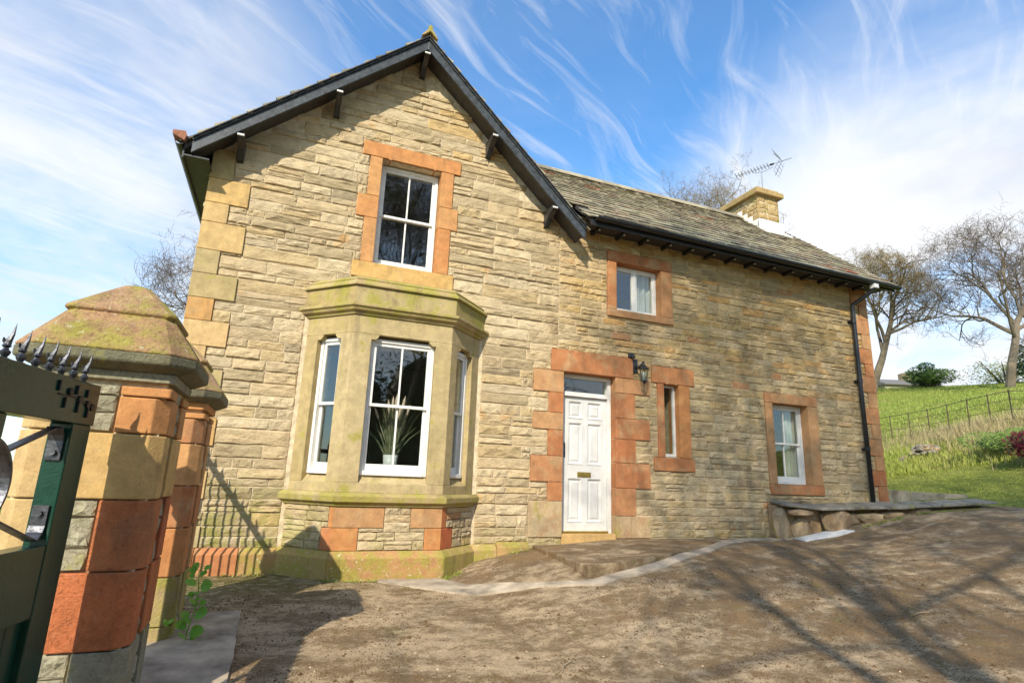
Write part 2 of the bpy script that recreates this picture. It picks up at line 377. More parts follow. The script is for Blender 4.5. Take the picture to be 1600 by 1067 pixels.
def mesh_obj(name, verts, faces, m, parent=None, smooth=False, bevel=0, rattr=None, origin=None):
    va = np.array(verts, dtype=np.float64)
    c = Vector(((va[:, 0].min()+va[:, 0].max())/2, (va[:, 1].min()+va[:, 1].max())/2, va[:, 2].min())) if origin is None else Vector(origin)
    me = bpy.data.meshes.new(name)
    me.from_pydata([tuple(q) for q in (va-np.array(c))], [], faces)
    if rattr is not None and len(rattr) == len(va):
        at = me.attributes.new('rnd', 'FLOAT', 'POINT'); at.data.foreach_set('value', np.array(rattr, dtype=np.float32))
    if smooth: me.polygons.foreach_set('use_smooth', [True]*len(me.polygons))
    me.materials.append(MATS[m]); me.update()
    o = bpy.data.objects.new(name, me); COL.objects.link(o)
    place(o, c, parent)
    if bevel:
        b = o.modifiers.new('bevel', 'BEVEL'); b.width = bevel; b.segments = 2; b.limit_method = 'ANGLE'; b.angle_limit = math.radians(35)
    return o
def place(o, world, parent):
    WL[o.name] = Vector(world)
    if parent is not None: o.parent = parent; o.location = Vector(world)-WL[parent.name]
    else: o.location = world
def thing(name, label, cat, loc=(0, 0, 0), group=None):
    o = bpy.data.objects.new(name, None); COL.objects.link(o); o.empty_display_size = .2
    place(o, loc, None); tag(o, label, cat, group); return o
def tag(o, label=None, cat=None, group=None, kind=None):
    if label: o['label'] = label
    if cat: o['category'] = cat
    if group: o['group'] = group
    if kind: o['kind'] = kind
    return o
def frame(o, u):
    O = Vector((o[0], o[1], 0)); U = Vector((u[0], u[1], 0)).normalized(); N = Vector((U.y, -U.x, 0)); Zv = Vector((0, 0, 1))
    f = lambda a, d, z: O + U*a + N*d + Zv*z
    f.U = U; f.N = N; f.O = O
    return f
FA = frame((0, 0), (1, 0))       # main facade; outwards is -y
def sstep(a, b, x):
    t = min(1, max(0, (x-a)/(b-a))); return t*t*(3-2*t)
def lerp(pts, x):
    if x <= pts[0][0]: return pts[0][1]
    for (a, b), (c, d) in zip(pts, pts[1:]):
        if x <= c: return b+(d-b)*(x-a)/(c-a)
    return pts[-1][1]

# ------------------------------------------------------------------ ground shape
ZW = [(-20, -.44), (0, -.415), (2.2, -.43), (2.8, -.29), (3.6, -.14), (5, -.035), (8.2, -.03), (9, .07), (10, .24), (11.2, .45), (13, .66), (16, .78), (40, .8)]
ZF = [(-20, -.55), (3, -.55), (5, -.50), (7, -.26), (9, .08), (11, .45), (13, .66), (16, .78), (40, .8)]
EA = [(0, 0), (12.5, -.03), (15, -.013), (17, .0), (20, .024), (24, .048), (30, .0715), (38, .105), (60, .1495), (75, .140), (400, .03)]
EB = [(0, 0), (12.5, -.028), (15, -.012), (17, .012), (20, .050), (24, .093), (34, .132), (58, .1475), (75, .138), (400, .03)]
def hnear(x, y):
    s = sstep(-.9, -4.6, y)
    return lerp(ZW, x)*(1-s)+lerp(ZF, x)*s
def hgt(x, y):
    dx, dy = x, y+8.0
    r = math.hypot(dx, dy); az = math.degrees(math.atan2(dx, dy))
    z = hnear(x, y)
    w = sstep(28, 48, az)*(1-sstep(95, 125, az))*sstep(11.5, 14.5, r)
    if w > 0:
        k = min(1.15, max(-.2, (az-55.6)/8.2))
        el = lerp(EA, r)*(1-k)+lerp(EB, r)*k
        zh = CZ + r*el
        if r > 14: zh += .10*min(1, (r-14)/10)*noise.noise(Vector((x*.25, y*.25, 3)))
        z = z*(1-w)+zh*w
    return z

def terrain():
    azs = []; a = -180.0
    while a < 180: azs.append(a); a += (.6 if 44 <= a < 70 else 3.0)
    rs = [0]; r = .6
    while r < 420: rs.append(r); r *= 1.045
    rs.append(1500)
    V = [(0, -8, hnear(0, -8)-.03)]; Fc = []
    for r in rs[1:]:
        for a in azs:
            x = r*math.sin(math.radians(a)); y = -8+r*math.cos(math.radians(a))
            z = hgt(min(max(x, -400), 400), min(max(y, -400), 400)) if r < 500 else -1
            V.append((x, y, z-(.03 if r < 15.4 else 0)))
    n = len(azs)
    for j in range(n): Fc.append((0, 1+(j+1) % n, 1+j))
    for i in range(len(rs)-2):
        for j in range(n):
            a0 = 1+i*n+j; a1 = 1+i*n+(j+1) % n; Fc.append((a0, a1, a1+n, a0+n))
    Fc = [f[::-1] for f in Fc]
    o = mesh_obj('grass_ground', V, Fc, 'grass_ground', smooth=True, origin=(0, 0, 0)); tag(o, kind='structure')
terrain()
def driveway():
    xs = np.arange(-14, 15.2, .1); ys = np.arange(-14, .05, .1); V = []; Fc = []; idx = {}
    for i, x in enumerate(xs):
        for j, y in enumerate(ys):
            idx[i, j] = len(V)
            z = hgt(x, y) + .006 + .012*noise.noise(Vector((x*1.3, y*1.3, 0)))
            V.append((x, y, z))
    for i in range(len(xs)-1):
        for j in range(len(ys)-1):
            x, y = xs[i]+.05, ys[j]+.05
            if math.hypot(x, y+8) > 15.0+.15*noise.noise(Vector((x*2, y*2, 1))): continue
            Fc.append((idx[i, j], idx[i+1, j], idx[i+1, j+1], idx[i, j+1]))
    o = mesh_obj('driveway', V, Fc, 'worn_tarmac', smooth=True, origin=(0, 0, 0)); tag(o, kind='structure')
driveway()
def dh(x, y): return hgt(x, y) + .006 + .012*noise.noise(Vector((x*1.3, y*1.3, 0)))
def drape(name, pts, m, lift=.016, kind='structure', label=None, cat=None, thick=0):
    """a closed outline draped over the drive, as a fine fan of quads between its left and right banks"""
    V = []; Fc = []
    k = 5
    for (lx, ly), (rx, ry) in pts:
        for i in range(k+1):
            t = i/k; x = lx+(rx-lx)*t; y = ly+(ry-ly)*t
            e = .003 if 0 < i < k else 0
            V.append((x, y, dh(x, y)+lift+e))
    for a in range(len(pts)-1):
        for i in range(k): Fc.append((a*(k+1)+i, (a+1)*(k+1)+i, (a+1)*(k+1)+i+1, a*(k+1)+i+1))
    n0 = len(V); na = len(pts)
    for a in range(na):      # skirts give the strip its thickness
        for i in (0, k): x, y, z = V[a*(k+1)+i]; V.append((x, y, z-.05))
    for a in range(na-1):
        Fc.append((a*(k+1), n0+2*a, n0+2*a+2, (a+1)*(k+1))); Fc.append(((a+1)*(k+1)+k, n0+2*a+3, n0+2*a+1, a*(k+1)+k))
    o = mesh_obj(name, V, Fc, m); tag(o, label, cat, kind=kind); return o
def densify(pts, n=6, jit=.010):
    out = []
    for a, b in zip(pts, pts[1:]):
        for i in range(n):
            t = i/n; f = lambda p, q: (p[0]+(q[0]-p[0])*t+rnd.uniform(-jit, jit), p[1]+(q[1]-p[1])*t+rnd.uniform(-jit, jit))
            out.append((f(a[0], b[0]), f(a[1], b[1])))
    out.append(pts[-1]); return out
drape('concrete_kerb_strip', densify([((1.25, -.78), (1.28, -.62)), ((1.60, -1.18), (1.62, -.74)), ((1.95, -1.55), (2.02, -.74)), ((2.3, -1.74), (2.26, -1.22)), ((2.9, -1.96), (2.8, -1.74)), ((3.3, -2.18), (3.24, -2.0)), ((3.45, -2.24), (3.42, -2.05)), ((4.45, -1.98), (4.42, -1.80)), ((5.6, -1.45), (5.52, -1.30)), ((6.2, -1.08), (6.08, -.93)), ((6.6, -.80), (6.46, -.62)), ((7.2, -.50), (7.1, -.27)), ((8.2, -.28), (8.1, -.06)), ((8.7, -.36), (8.6, -.2))]), 'concrete')
drape('concrete_threshold', densify([((-1.6, -4.0), (-.12, -4.0)), ((-1.6, -2.9), (-.14, -2.9)), ((-.62, -2.1), (-.15, -2.0))], 8, .01), 'concrete', .022)
# raised tarmac doorstep
st = MB(); pts = [(3.54, -.10), (3.38, -2.0), (4.4, -1.76), (5.5, -1.26), (6.4, -.60), (6.6, -.10)]
st.prism(pts, lambda a, b, t: (a, b, t if t < -.3 else lerp([(3.3, -.115), (4.4, -.06), (6.6, -.012)], a)), -.6, 0)
tag(st.build('doorstep_slab', 'worn_tarmac', bevel=.01), kind='structure')
cv = [(8.28, -.62), (9.35, -.70), (9.30, -.38), (8.35, -.34)]
o = MB().hexa([(a, b, dh(a, b)-.03) for a, b in cv]+[(a, b, dh(a, b)+.02) for a, b in cv]).build('inspection_cover', 'lead', bevel=.006)
tag(o, 'pale grey flat cover slab set in the drive by the low stone ledge', 'cover slab')

# ------------------------------------------------------------------ stones library
def stone_variants(n, nx, nz, rough):
    out = []
    for k in range(n):
        R = random.Random(100+k); V = []; Fc = []
        off = Vector((k*7.3, k*3.1, 0)); tilt = R.uniform(-.25, .25); tz = R.uniform(-.85, -.05)
        cx = [R.uniform(.35, .65) for _ in range(4)]
        for j in range(nz+1):
            for i in range(nx+1):
                u = (0, .045, .21, .40, .60, .79, .955, 1)[i]; w = (0, .09, .36, .66, .91, 1)[j]
                edge = min(u, 1-u, (w)*1.0, 1-w)
                ef = min(1, .42+edge*3.2) if edge > 0 else 0
                h = noise.fractal(Vector((u*4.2, w*1.5, 0))+off, .9, 2.2, 4)
                d = .30 + ef*(.34 + .62*rough*h + tilt*(u-.5)+tz*(w-.5))
                d = max(.22, min(1.25, d)) if ef else .16+.16*R.random()
                ju = R.uniform(-.014, .014); jw = R.uniform(-.035, .035)
                if 0 < i < nx: ju *= 3
                V.append((u-.5+ju*(1 if ef else .8), -d, w-.5+jw*(1.0 if 0 < j < nz else .7)))
        q = lambda i, j: j*(nx+1)+i
        for j in range(nz):
            for i in range(nx):
                if (i+j+k) % 2: Fc += [(q(i, j), q(i+1, j), q(i+1, j+1)), (q(i, j), q(i+1, j+1), q(i, j+1))]
                else: Fc += [(q(i, j), q(i+1, j), q(i, j+1)), (q(i+1, j), q(i+1, j+1), q(i, j+1))]
        ring = [q(i, 0) for i in range(nx)]+[q(nx, j) for j in range(nz)]+[q(i, nz) for i in range(nx, 0, -1)]+[q(0, j) for j in range(nz, 0, -1)]
        b = len(V)
        for i in ring: V.append((V[i][0], .4, V[i][2]))
        for a in range(len(ring)):
            c = (a+1) % len(ring); Fc.append((ring[c], ring[a], b+a, b+c))
        out.append((np.array(V), Fc))
    return out
VAR = stone_variants(24, 7, 5, 1.0)
VMESH = {}
def vmesh(i, m, lib, tagn):
    key = (tagn, i, m)
    if key not in VMESH:
        V, Fc = lib[i]; me = bpy.data.meshes.new(tagn); me.from_pydata([tuple(v) for v in V], [], Fc); me.materials.append(MATS[m]); me.update(); VMESH[key] = me
    return VMESH[key]
def mat4(F, u, d, z, w, h, t, flip=False):
    M = Matrix.Identity(4); O = F(u, d, z)
    X = F.U*(w*(-1 if flip else 1)); Y = F.N*(-t)
    # a flip keeps handedness by flipping height too
    Zv = Vector((0, 0, h*(-1 if flip else 1)))
    M.col[0][:3] = X; M.col[1][:3] = Y; M.col[2][:3] = Zv; M.col[3][:3] = O
    return M
def join_inst(name, items, lib, m, parent, kind='stuff'):
    VV = []; FF = []; RR = []; b = 0
    for vi, M, r in items:
        V, Fc = lib[vi]; A = np.array(M)
        W = V @ A[:3, :3].T + A[:3, 3]
        VV.append(W); FF += [tuple(i+b for i in f) for f in Fc]; RR += [r]*len(V); b += len(V)
    o = mesh_obj(name, np.concatenate(VV), FF, m, parent, rattr=RR)
    if kind: o['kind'] = kind
    return o
def indiv(name, vi, M, lib, m, parent, tagn):
    o = bpy.data.objects.new(name, vmesh(vi, m, lib, tagn)); COL.objects.link(o)
    WL[o.name] = M.translation.copy()
    o.parent = parent
    M2 = M.copy(); M2.translation = M.translation-WL[parent.name]
    o.matrix_local = M2
    return o
def screen_size(p, s):
    return s/(Vector(p)-Vector((0, -8, CZ))).length

# lay a wall of rubble: courses of stones round the blocked rectangles
def lay(F, u0, u1, z0, z1, blocked, hr, wr, ztop=None, gap=.007, tk=(.030, .055), R=rnd, split=.22, lib=VAR, ztest=None):
    items = []; z = z0
    while z < z1-.03:
        h = R.uniform(*hr)
        if z+h > z1: h = z1-z
        if h < .035: break
        bl = [b for b in blocked if b[3] > z+.004 and b[2] < z+h-.004]
        xs = sorted({u0, u1} | {min(max(b[i], u0), u1) for b in bl for i in (0, 1)})
        for a, b in zip(xs, xs[1:]):
            if b-a < .03: continue
            mid = (a+b)/2; seg = [(z, z+h)]
            for q in bl:
                if q[0] < mid < q[1]:
                    ns = []
                    for (s0, s1) in seg:
                        if q[2] > s0: ns.append((s0, min(s1, q[2])))
                        if q[3] < s1: ns.append((max(s0, q[3]), s1))
                    seg = [s for s in ns if s[1]-s[0] > .028]
            for (s0, s1) in seg:
                x = a + (0 if R.random() < .5 else 0)
                while x < b-.02:
                    w = R.uniform(*wr)*(1.0+.8*max(0, (s1-s0)-.1)/.1)
                    if b-(x+w) < wr[0]*.55: w = b-x
                    w = min(w, b-x)
                    parts = [(s0, s1)]
                    if s1-s0 > hr[1]*.72 and R.random() < split:
                        c = s0+(s1-s0)*R.uniform(.4, .6); parts = [(s0, c), (c, s1)]
                    for (p0, p1) in parts:
                        if ztop and p1 > ztop(x+w/2)+.0: continue
                        vi = R.randrange(len(lib))
                        M = mat4(F, x+w/2, 0, (p0+p1)/2, w-gap, (p1-p0)-gap, R.uniform(*tk), R.random() < .5)
                        items.append((vi, M, R.random(), w*(p1-p0)))
                    x += w
        z += h
    return items

# ------------------------------------------------------------------ cottage
cot = thing('cottage', 'two storey stone cottage with a steep gable, bay window and white front door', 'house', (5, 2.5, -.4))
AX = 1.40; ZAP = 7.44; SL = .888; SR = .942       # gable: roof underside at the apex and its slopes
def roof_under(x): return ZAP-(SL*(AX-x) if x < AX else SR*(x-AX))
def wingroof(y): return 5.02+.86*(y+.42)           # underside of wing roof
opens = [(.92, 1.84, 3.79, 5.47), (5.04, 5.96, 3.69, 4.55), (8.39, 9.26, .90, 2.37), (4.05, 5.0, -.9, 2.515), (5.965, 6.265, 1.27, 2.50), (.50, 2.30, .815, 2.6)]
def wall_front():
    xj = (ZAP-5.28)/SR+AX
    outer = [(-1.31, -.9), (11.23, -.9), (11.23, 5.28), (xj, 5.28), (AX, ZAP-.02), (-1.31, roof_under(-1.31)-.02)]
    outer = [(-1.31, -.9), (4.042, -.9), (4.042, 2.523), (5.008, 2.523), (5.008, -.9), (11.23, -.9), (11.23, 5.28), (xj, 5.28), (AX, ZAP-.02), (-1.31, roof_under(-1.31)-.02)]
    e_ = .008; loops = [outer]+[[(a-e_, c-e_), (a-e_, d+e_), (b+e_, d+e_), (b+e_, c-e_)] for a, b, c, d in opens if c > -.5]
    tri = tessellate_polygon([[Vector((p[0], p[1], 0)) for p in l] for l in loops])
    flat = [p for l in loops for p in l]; n = len(flat)
    V = [(p[0], 0.0, p[1]) for p in flat]+[(p[0], .42, p[1]) for p in flat]
    Fc = []
    for t in tri:
        a, b, c = [Vector((flat[i][0], flat[i][1], 0)) for i in t]
        t = t if (b-a).cross(c-a).z > 0 else t[::-1]
        Fc.append(tuple(t)); Fc.append(tuple(i+n for i in t[::-1]))
    b = 0
    for l in loops:
        for i in range(len(l)):
            a0 = b+i; a1 = b+(i+1) % len(l); Fc.append((a1, a0, a0+n, a1+n))
        b += len(l)
    return mesh_obj('front_wall', V, Fc, 'mortar', cot)
fw = wall_front()

# dressed stones: (material, u0, u1, z0, z1) in the facade frame; each a block a little proud of the wall
DR = []
def ds(m, u0, u1, z0, z1, name='surround_stone', proud=.034, F=FA, par=None, back=-.27, notch=None):
    g = .0025; q = MB(); par = par or cot
    if notch:   # lintel whose underside steps up between two shoulders
        a, b, hh = notch
        poly = [(u0+g, z0+g), (a, z0+g), (a+.03, z0+hh-.02), (a+.06, z0+hh), (b-.06, z0+hh), (b-.03, z0+hh-.02), (b, z0+g), (u1-g, z0+g), (u1-g, z1-g), (u0+g, z1-g)]
        q.prism(poly, lambda p, r, t: F(p, t, r), proud, back)
        q.f = [f[::-1] for f in q.f]
    else: q.fbox(F, u0+g, u1-g, back, proud, z0+g, z1-g)
    o = q.build(name, m, par, bevel=.007)
    if F is FA: DR.append((u0, u1, z0, z1))
    return o
# left quoins
zq = [5.06, 4.623, 4.27, 3.99, 3.6, 3.272, 2.941, 2.643, 2.317, 2.029, 1.72, 1.42, 1.08, .78, .45, .14, -.11]
for i in range(len(zq)-1):
    long_ = (i % 2 == 1)
    w = -.79+rnd.uniform(-.02, .02) if long_ else -1.035+rnd.uniform(-.015, .015)
    m = ['buff_sandstone', 'ochre_sandstone', 'quoin_sandstone', 'quoin_sandstone', 'buff_sandstone'][i % 5]
    ds(m, -1.33, w, zq[i+1], zq[i], 'quoin')
# right quoins
zr_ = [5.10, 4.653, 4.34, 4.025, 3.713, 3.391, 3.127, 2.793, 2.476, 2.15, 1.854, 1.523, 1.235, .937, .60, .3]
for i in range(len(zr_)-1):
    ds('red_sandstone', (10.78 if i % 2 == 0 else 11.0), 11.25, zr_[i+1], zr_[i], 'quoin')
# gable window surround
ds('orange_sandstone', .62, 2.15, 5.49, 5.725, 'lintel', .040, notch=(1.0, 1.76, .0))
for (a, b, c, d) in ((.735, .92, 4.845, 5.49), (.61, .92, 4.49, 4.845), (.735, .92, 3.795, 4.49)): ds('orange_sandstone', a, b, c, d, 'jamb_stone')
for (a, b, c, d) in ((1.84, 2.045, 4.89, 5.49), (1.84, 2.145, 4.53, 4.89), (1.84, 2.045, 3.795, 4.53)): ds('orange_sandstone', a, b, c, d, 'jamb_stone')
ds('ochre_sandstone', .63, 2.135, 3.555, 3.795, 'window_sill', .045)
# small upper window
ds('red_sandstone', 4.86, 6.20, 4.55, 4.75, 'lintel', .040)
ds('red_sandstone', 4.86, 5.04, 3.69, 4.55, 'jamb_stone'); ds('red_sandstone', 5.96, 6.20, 3.69, 4.55, 'jamb_stone')
ds('red_sandstone', 4.86, 6.20, 3.56, 3.69, 'window_sill', .045)
# lower right window
ds('red_sandstone', 8.21, 9.52, 2.37, 2.555, 'lintel', .040)
ds('red_sandstone', 8.21, 8.39, .90, 2.37, 'jamb_stone'); ds('red_sandstone', 9.26, 9.52, .90, 2.37, 'jamb_stone')
ds('red_sandstone', 8.21, 9.52, .72, .90, 'window_sill', .045)
# slim window
ds('red_sandstone', 5.72, 6.60, 2.50, 2.79, 'lintel', .040, notch=(5.99, 6.24, .0))
ds('red_sandstone', 5.83, 5.965, 1.255, 2.50, 'jamb_stone'); ds('orange_sandstone', 6.265, 6.50, 1.255, 2.50, 'jamb_stone')
ds('red_sandstone', 5.735, 6.555, 1.035, 1.255, 'window_sill', .045)
# door surround
ds('red_sandstone', 3.83, 5.345, 2.515, 2.87, 'lintel', .045)
for i, (zt, zb) in enumerate(zip([2.515, 2.17, 1.85, 1.584, 1.187, .798, .519], [2.17, 1.85, 1.584, 1.187, .798, .519, .0])):
    xa = [3.525, 3.795, 3.53, 3.79, 3.51, 3.80, 3.49][i]
    ds('red_sandstone' if i < 6 else 'worn_pale_stone', xa, 4.05, zb, zt, 'jamb_stone')
for i, (zt, zb) in enumerate(zip([2.515, 2.259, 1.844, 1.509, 1.129, .737, .314], [2.259, 1.844, 1.509, 1.129, .737, .314, -.02])):
    xb = [5.67, 5.38, 5.66, 5.38, 5.655, 5.37, 5.635][i]
    ds('red_sandstone' if i < 6 else 'worn_pale_stone', 5.0, xb, zb, zt, 'jamb_stone')
# plinth stones along the foot of the wall
for a, b, zt in ((-1.33, -.80, -.11), (-.80, -.32, -.11), (-.32, .20, -.11), (2.60, 3.0, -.09), (3.0, 3.49, -.06)):
    q = MB(); zt2 = zt
    q.prism([(.10, -.9), (.10, zt-.07), (.035, zt), (-.1, zt), (-.1, -.9)], lambda d, z, t: FA(t, d, z), a+.003, b-.003)
    q.build('plinth_stone', 'red_sandstone' if b < 0 else 'plinth_sandstone', cot, bevel=.008); DR.append((a, b, -.9, zt))

# bay ------------------------------------------------------------
FB = [(frame((.15, 0), (.55, -.58)), math.hypot(.55, .58)), (frame((.70, -.58), (1, 0)), 1.33), (frame((2.03, -.58), (.59, .58)), math.hypot(.59, .58))]
def bay_ring(off, inner=None):
    """plan outline of the bay pushed outwards by off: four points"""
    out = []
    dirs = [F for F, w in FB]
    def inter(F1, F2):
        n1, n2 = F1.N, F2.N; c1 = n1.dot(F1.O)+off; c2 = n2.dot(F2.O)+off
        det = n1.x*n2.y-n1.y*n2.x
        return ((c1*n2.y-c2*n1.y)/det, (n1.x*c2-n2.x*c1)/det)
    def aty(F, y=.0):
        c = F.N.dot(F.O)+off; return ((c-F.N.y*y)/F.N.x, y)
    return [aty(FB[0][0]), inter(FB[0][0], FB[1][0]), inter(FB[1][0], FB[2][0]), aty(FB[2][0])]
def bay_layer(q, prof, segs=(0, 1, 2), closed=False):
    """sweep a profile [(offset, z)...] round the bay"""
    rings = [[(p[0], p[1], z) for p in bay_ring(o)] for o, z in prof]
    k = len(prof)
    for s in segs:
        V = [r[s] for r in rings]+[r[s+1] for r in rings]
        Fc = [(i, i+k, (i+1) % k+k, (i+1) % k) for i in range(k)]+[tuple(range(k)), tuple(range(k, 2*k))[::-1]]
        q.add(V, [f[::-1] for f in Fc])
def bay_piece(name, prof, m, bevel=.006):
    for s in (0, 1, 2):
        q = MB(); bay_layer(q, prof, (s,)); q.build(name, m, cot, bevel=bevel)
bay_piece('bay_plinth', [(-.2, -.9), (.10, -.9), (.10, -.17), (.03, -.095), (-.2, -.095)], 'plinth_sandstone', .01)
bay_piece('bay_wall_core', [(-.2, -.095), (-.012, -.095), (-.012, .42), (-.2, .42)], 'mortar', 0)
bay_piece('bay_string_course', [(-.2, .42), (.03, .42), (.045, .455), (.085, .475), (.09, .545), (.05, .585), (-.2, .585)], 'mossy_sandstone', .008)
bay_piece('bay_sill_course', [(-.25, .585), (.0, .585), (.0, .70), (-.03, .71), (-.11, .80), (-.25, .80)], 'buff_sandstone', .004)
bay_piece('bay_head_course', [(-.25, 2.60), (.0, 2.60), (.0, 2.845), (-.25, 2.845)], 'buff_sandstone')
bay_piece('bay_cornice', [(-.25, 2.845), (.02, 2.845), (.035, 2.88), (.07, 2.895), (.085, 2.93), (.11, 2.945), (.11, 2.985), (-.25, 3.0)], 'mossy_sandstone', .005)
bay_piece('bay_parapet', [(-.25, 2.99), (.05, 2.99), (.05, 3.235), (-.25, 3.235)], 'mossy_sandstone')
bay_piece('bay_coping', [(-.25, 3.235), (.085, 3.235), (.085, 3.262), (.03, 3.315), (.04, 3.335), (.0, 3.375), (-.25, 3.42)], 'mossy_sandstone', .005)
q = MB(); r = bay_ring(-.2); q.add([(p[0], p[1], 3.40) for p in r]+[(p[0], p[1], 3.30) for p in r], [(0, 1, 2, 3), (7, 6, 5, 4)]); q.build('bay_roof', 'lead', cot)
q = MB(); r = bay_ring(-.1); q.add([(p[0], p[1]+(.42 if i in (0, 3) else 0), .815) for i, p in enumerate(r)]+[(p[0], p[1]+(.42 if i in (0, 3) else 0), .79) for i, p in enumerate(r)], [(0, 1, 2, 3), (7, 6, 5, 4), (0, 4, 5, 1), (1, 5, 6, 2), (2, 6, 7, 3)]); q.build('bay_board', 'white_paint', cot)
# mullion posts: wall ends, and mitred corner posts
def bay_post(p0, p1, name='bay_mullion'):
    pass
def post(poly, z0=.702, z1=2.60, m='buff_sandstone'):
    q = MB(); q.prism(poly, lambda a, b, t: (a, b, t), z0, z1); q.build('bay_mullion', m, cot, bevel=.006)
def pt(F, u, d): v = F(u, d, 0); return (v.x, v.y)
L0, W1, L2_ = FB[0], FB[1], FB[2]
r0 = bay_ring(0); rb = bay_ring(-.2)
ge = .21    # half width of corner posts along each face
bayo = []   # openings in each bay face: (u0,u1)
post([r0[0], pt(L0[0], .20, 0), pt(L0[0], .20, -.17), (rb[0][0], .02)])
post([pt(L0[0], L0[1]-.20, 0), r0[1], pt(W1[0], .24, 0), pt(W1[0], .24, -.17), rb[1], pt(L0[0], L0[1]-.20, -.17)])
post([pt(W1[0], W1[1]-.22, 0), r0[2], pt(L2_[0], .17, 0), pt(L2_[0], .17, -.17), rb[2], pt(W1[0], W1[1]-.22, -.17)])
post([pt(L2_[0], L2_[1]-.21, 0), r0[3], (rb[3][0], .02), pt(L2_[0], L2_[1]-.21, -.17)])
bayo = [(.20, L0[1]-.20), (.24, W1[1]-.22), (.17, L2_[1]-.21)]
# shouldered heads over the three lights
for (F, w), (a, b) in zip(FB, bayo):
    for s in (0, 1):
        q = MB(); ua = a if s == 0 else b; sg = 1 if s == 0 else -1
        q.prism([(ua, 2.60), (ua, 2.535), (ua+sg*.05, 2.535), (ua+sg*.085, 2.565), (ua+sg*.10, 2.60)], lambda p, r_, t: F(p, t, r_), -.002, -.16)
        q.build('head_shoulder', 'buff_sandstone', cot)
# dressed stones in the bay's low wall
BD = {0: [], 1: [], 2: []}
def bds(s, m, u0, u1, z0, z1): ds(m, u0, u1, z0, z1, 'corner_stone', .010, FB[s][0], back=-.1); BD[s].append((u0, u1, z0, z1))
zc = .42
bds(1, 'red_sandstone', -.012, .60, .17, zc); bds(1, 'orange_sandstone', -.012, .30, -.095, .17)
bds(1, 'red_sandstone', .93, W1[1]+.012, .17, zc); bds(1, 'orange_sandstone', 1.12, W1[1]+.012, -.095, .17)
bds(0, 'red_sandstone', L0[1]-.18, L0[1]-.005, -.095, .17); bds(0, 'orange_sandstone', L0[1]-.08, L0[1]-.005, .17, zc)
bds(2, 'deep_red_sandstone', .003, .12, .17, zc); bds(2, 'deep_red_sandstone', .003, .30, -.095, .17)
bay_items = []
for s, (F, w) in enumerate(FB):
    bay_items += lay(F, .0, w, -.09, .42, BD[s], (.08, .13), (.2, .45), tk=(.02, .034))

# rubble of the facade
blocked = list(DR)+opens+[(.10, 2.67, -.9, 3.36)]
R1 = random.Random(11)
def top_gable(x): return roof_under(x)+.02
def top_wing(x): return 5.26
itemsL = lay(FA, -1.31, 3.95, -.30, 7.4, blocked, (.090, .195), (.20, .56), top_gable, R=R1, split=.16, tk=(.018, .048), gap=.013)
itemsR = lay(FA, 3.95, 11.23, -.30, 5.26, blocked, (.082, .150), (.17, .44), top_wing, R=R1, tk=(.016, .040), split=.08, gap=.012)
allst = itemsL+itemsR+bay_items
allst = [it for it in allst if not (.15 < it[1].translation.x < 2.6 and it[1].translation.y > -.01 and it[1].translation.z < 3.3)]
allst.sort(key=lambda it: -it[3]/max(1, (it[1].translation-Vector((0, -8, CZ))).length)**2)
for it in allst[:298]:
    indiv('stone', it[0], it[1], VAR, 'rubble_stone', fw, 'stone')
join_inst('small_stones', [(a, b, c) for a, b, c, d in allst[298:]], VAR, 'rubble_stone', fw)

# side and back walls
FLs = frame((-1.31, 6.5), (0, -1))     # left side, outwards -x
FRs = frame((11.23, 0.0), (0, 1))      # right gable end, outwards +x
sw = MB(); sw.box(-1.30, -.9, .42, 6.5, -.9, 4.95); o = sw.build('left_wall', 'mortar', cot)
it2 = lay(FLs, 0, 6.48, -.45, 4.9, [], (.09, .17), (.25, .55), R=R1)
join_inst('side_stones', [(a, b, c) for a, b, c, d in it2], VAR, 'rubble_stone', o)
q = MB(); poly = [(.0, -.9), (5.4, -.9), (5.4, 5.0), (2.6, 7.45), (0.0, 5.28)]
q.prism(poly, lambda a, b, t: (t, a+.003, b), 10.82, 11.215); o = q.build('right_wall', 'mortar', cot)
it3 = lay(FRs, 0.05, 5.35, -.2, 7.3, [], (.10, .17), (.25, .55), lambda u: 5.28+.86*min(u, 5.2-u), R=R1)
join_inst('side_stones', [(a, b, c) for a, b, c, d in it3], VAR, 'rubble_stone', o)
q = MB(); q.box(-1.30, 10.8, 6.1, 6.5, -.9, 4.95); q.build('back_wall', 'mortar', cot)
q = MB(); q.box(-.89, 10.81, .43, 6.09, 2.95, 3.15); q.build('upper_floor', 'plaster', cot)
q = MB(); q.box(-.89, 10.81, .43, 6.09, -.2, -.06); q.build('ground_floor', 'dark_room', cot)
q = MB(); q.box(-.89, 10.81, 3.6, 3.7, -.05, 2.94); q.box(-.89, 10.81, 3.6, 3.7, 3.16, 6.6); q.build('inner_partition', 'plaster', cot)
q = MB(); q.box(3.3, 3.4, .43, 3.59, -.05, 2.94); q.box(3.3, 3.4, .43, 3.59, 3.16, 6.0); q.box(7.2, 7.3, .43, 3.59, -.05, 2.94); q.box(7.2, 7.3, .43, 3.59, 3.16, 5.2); q.build('inner_wall', 'dark_room', cot)

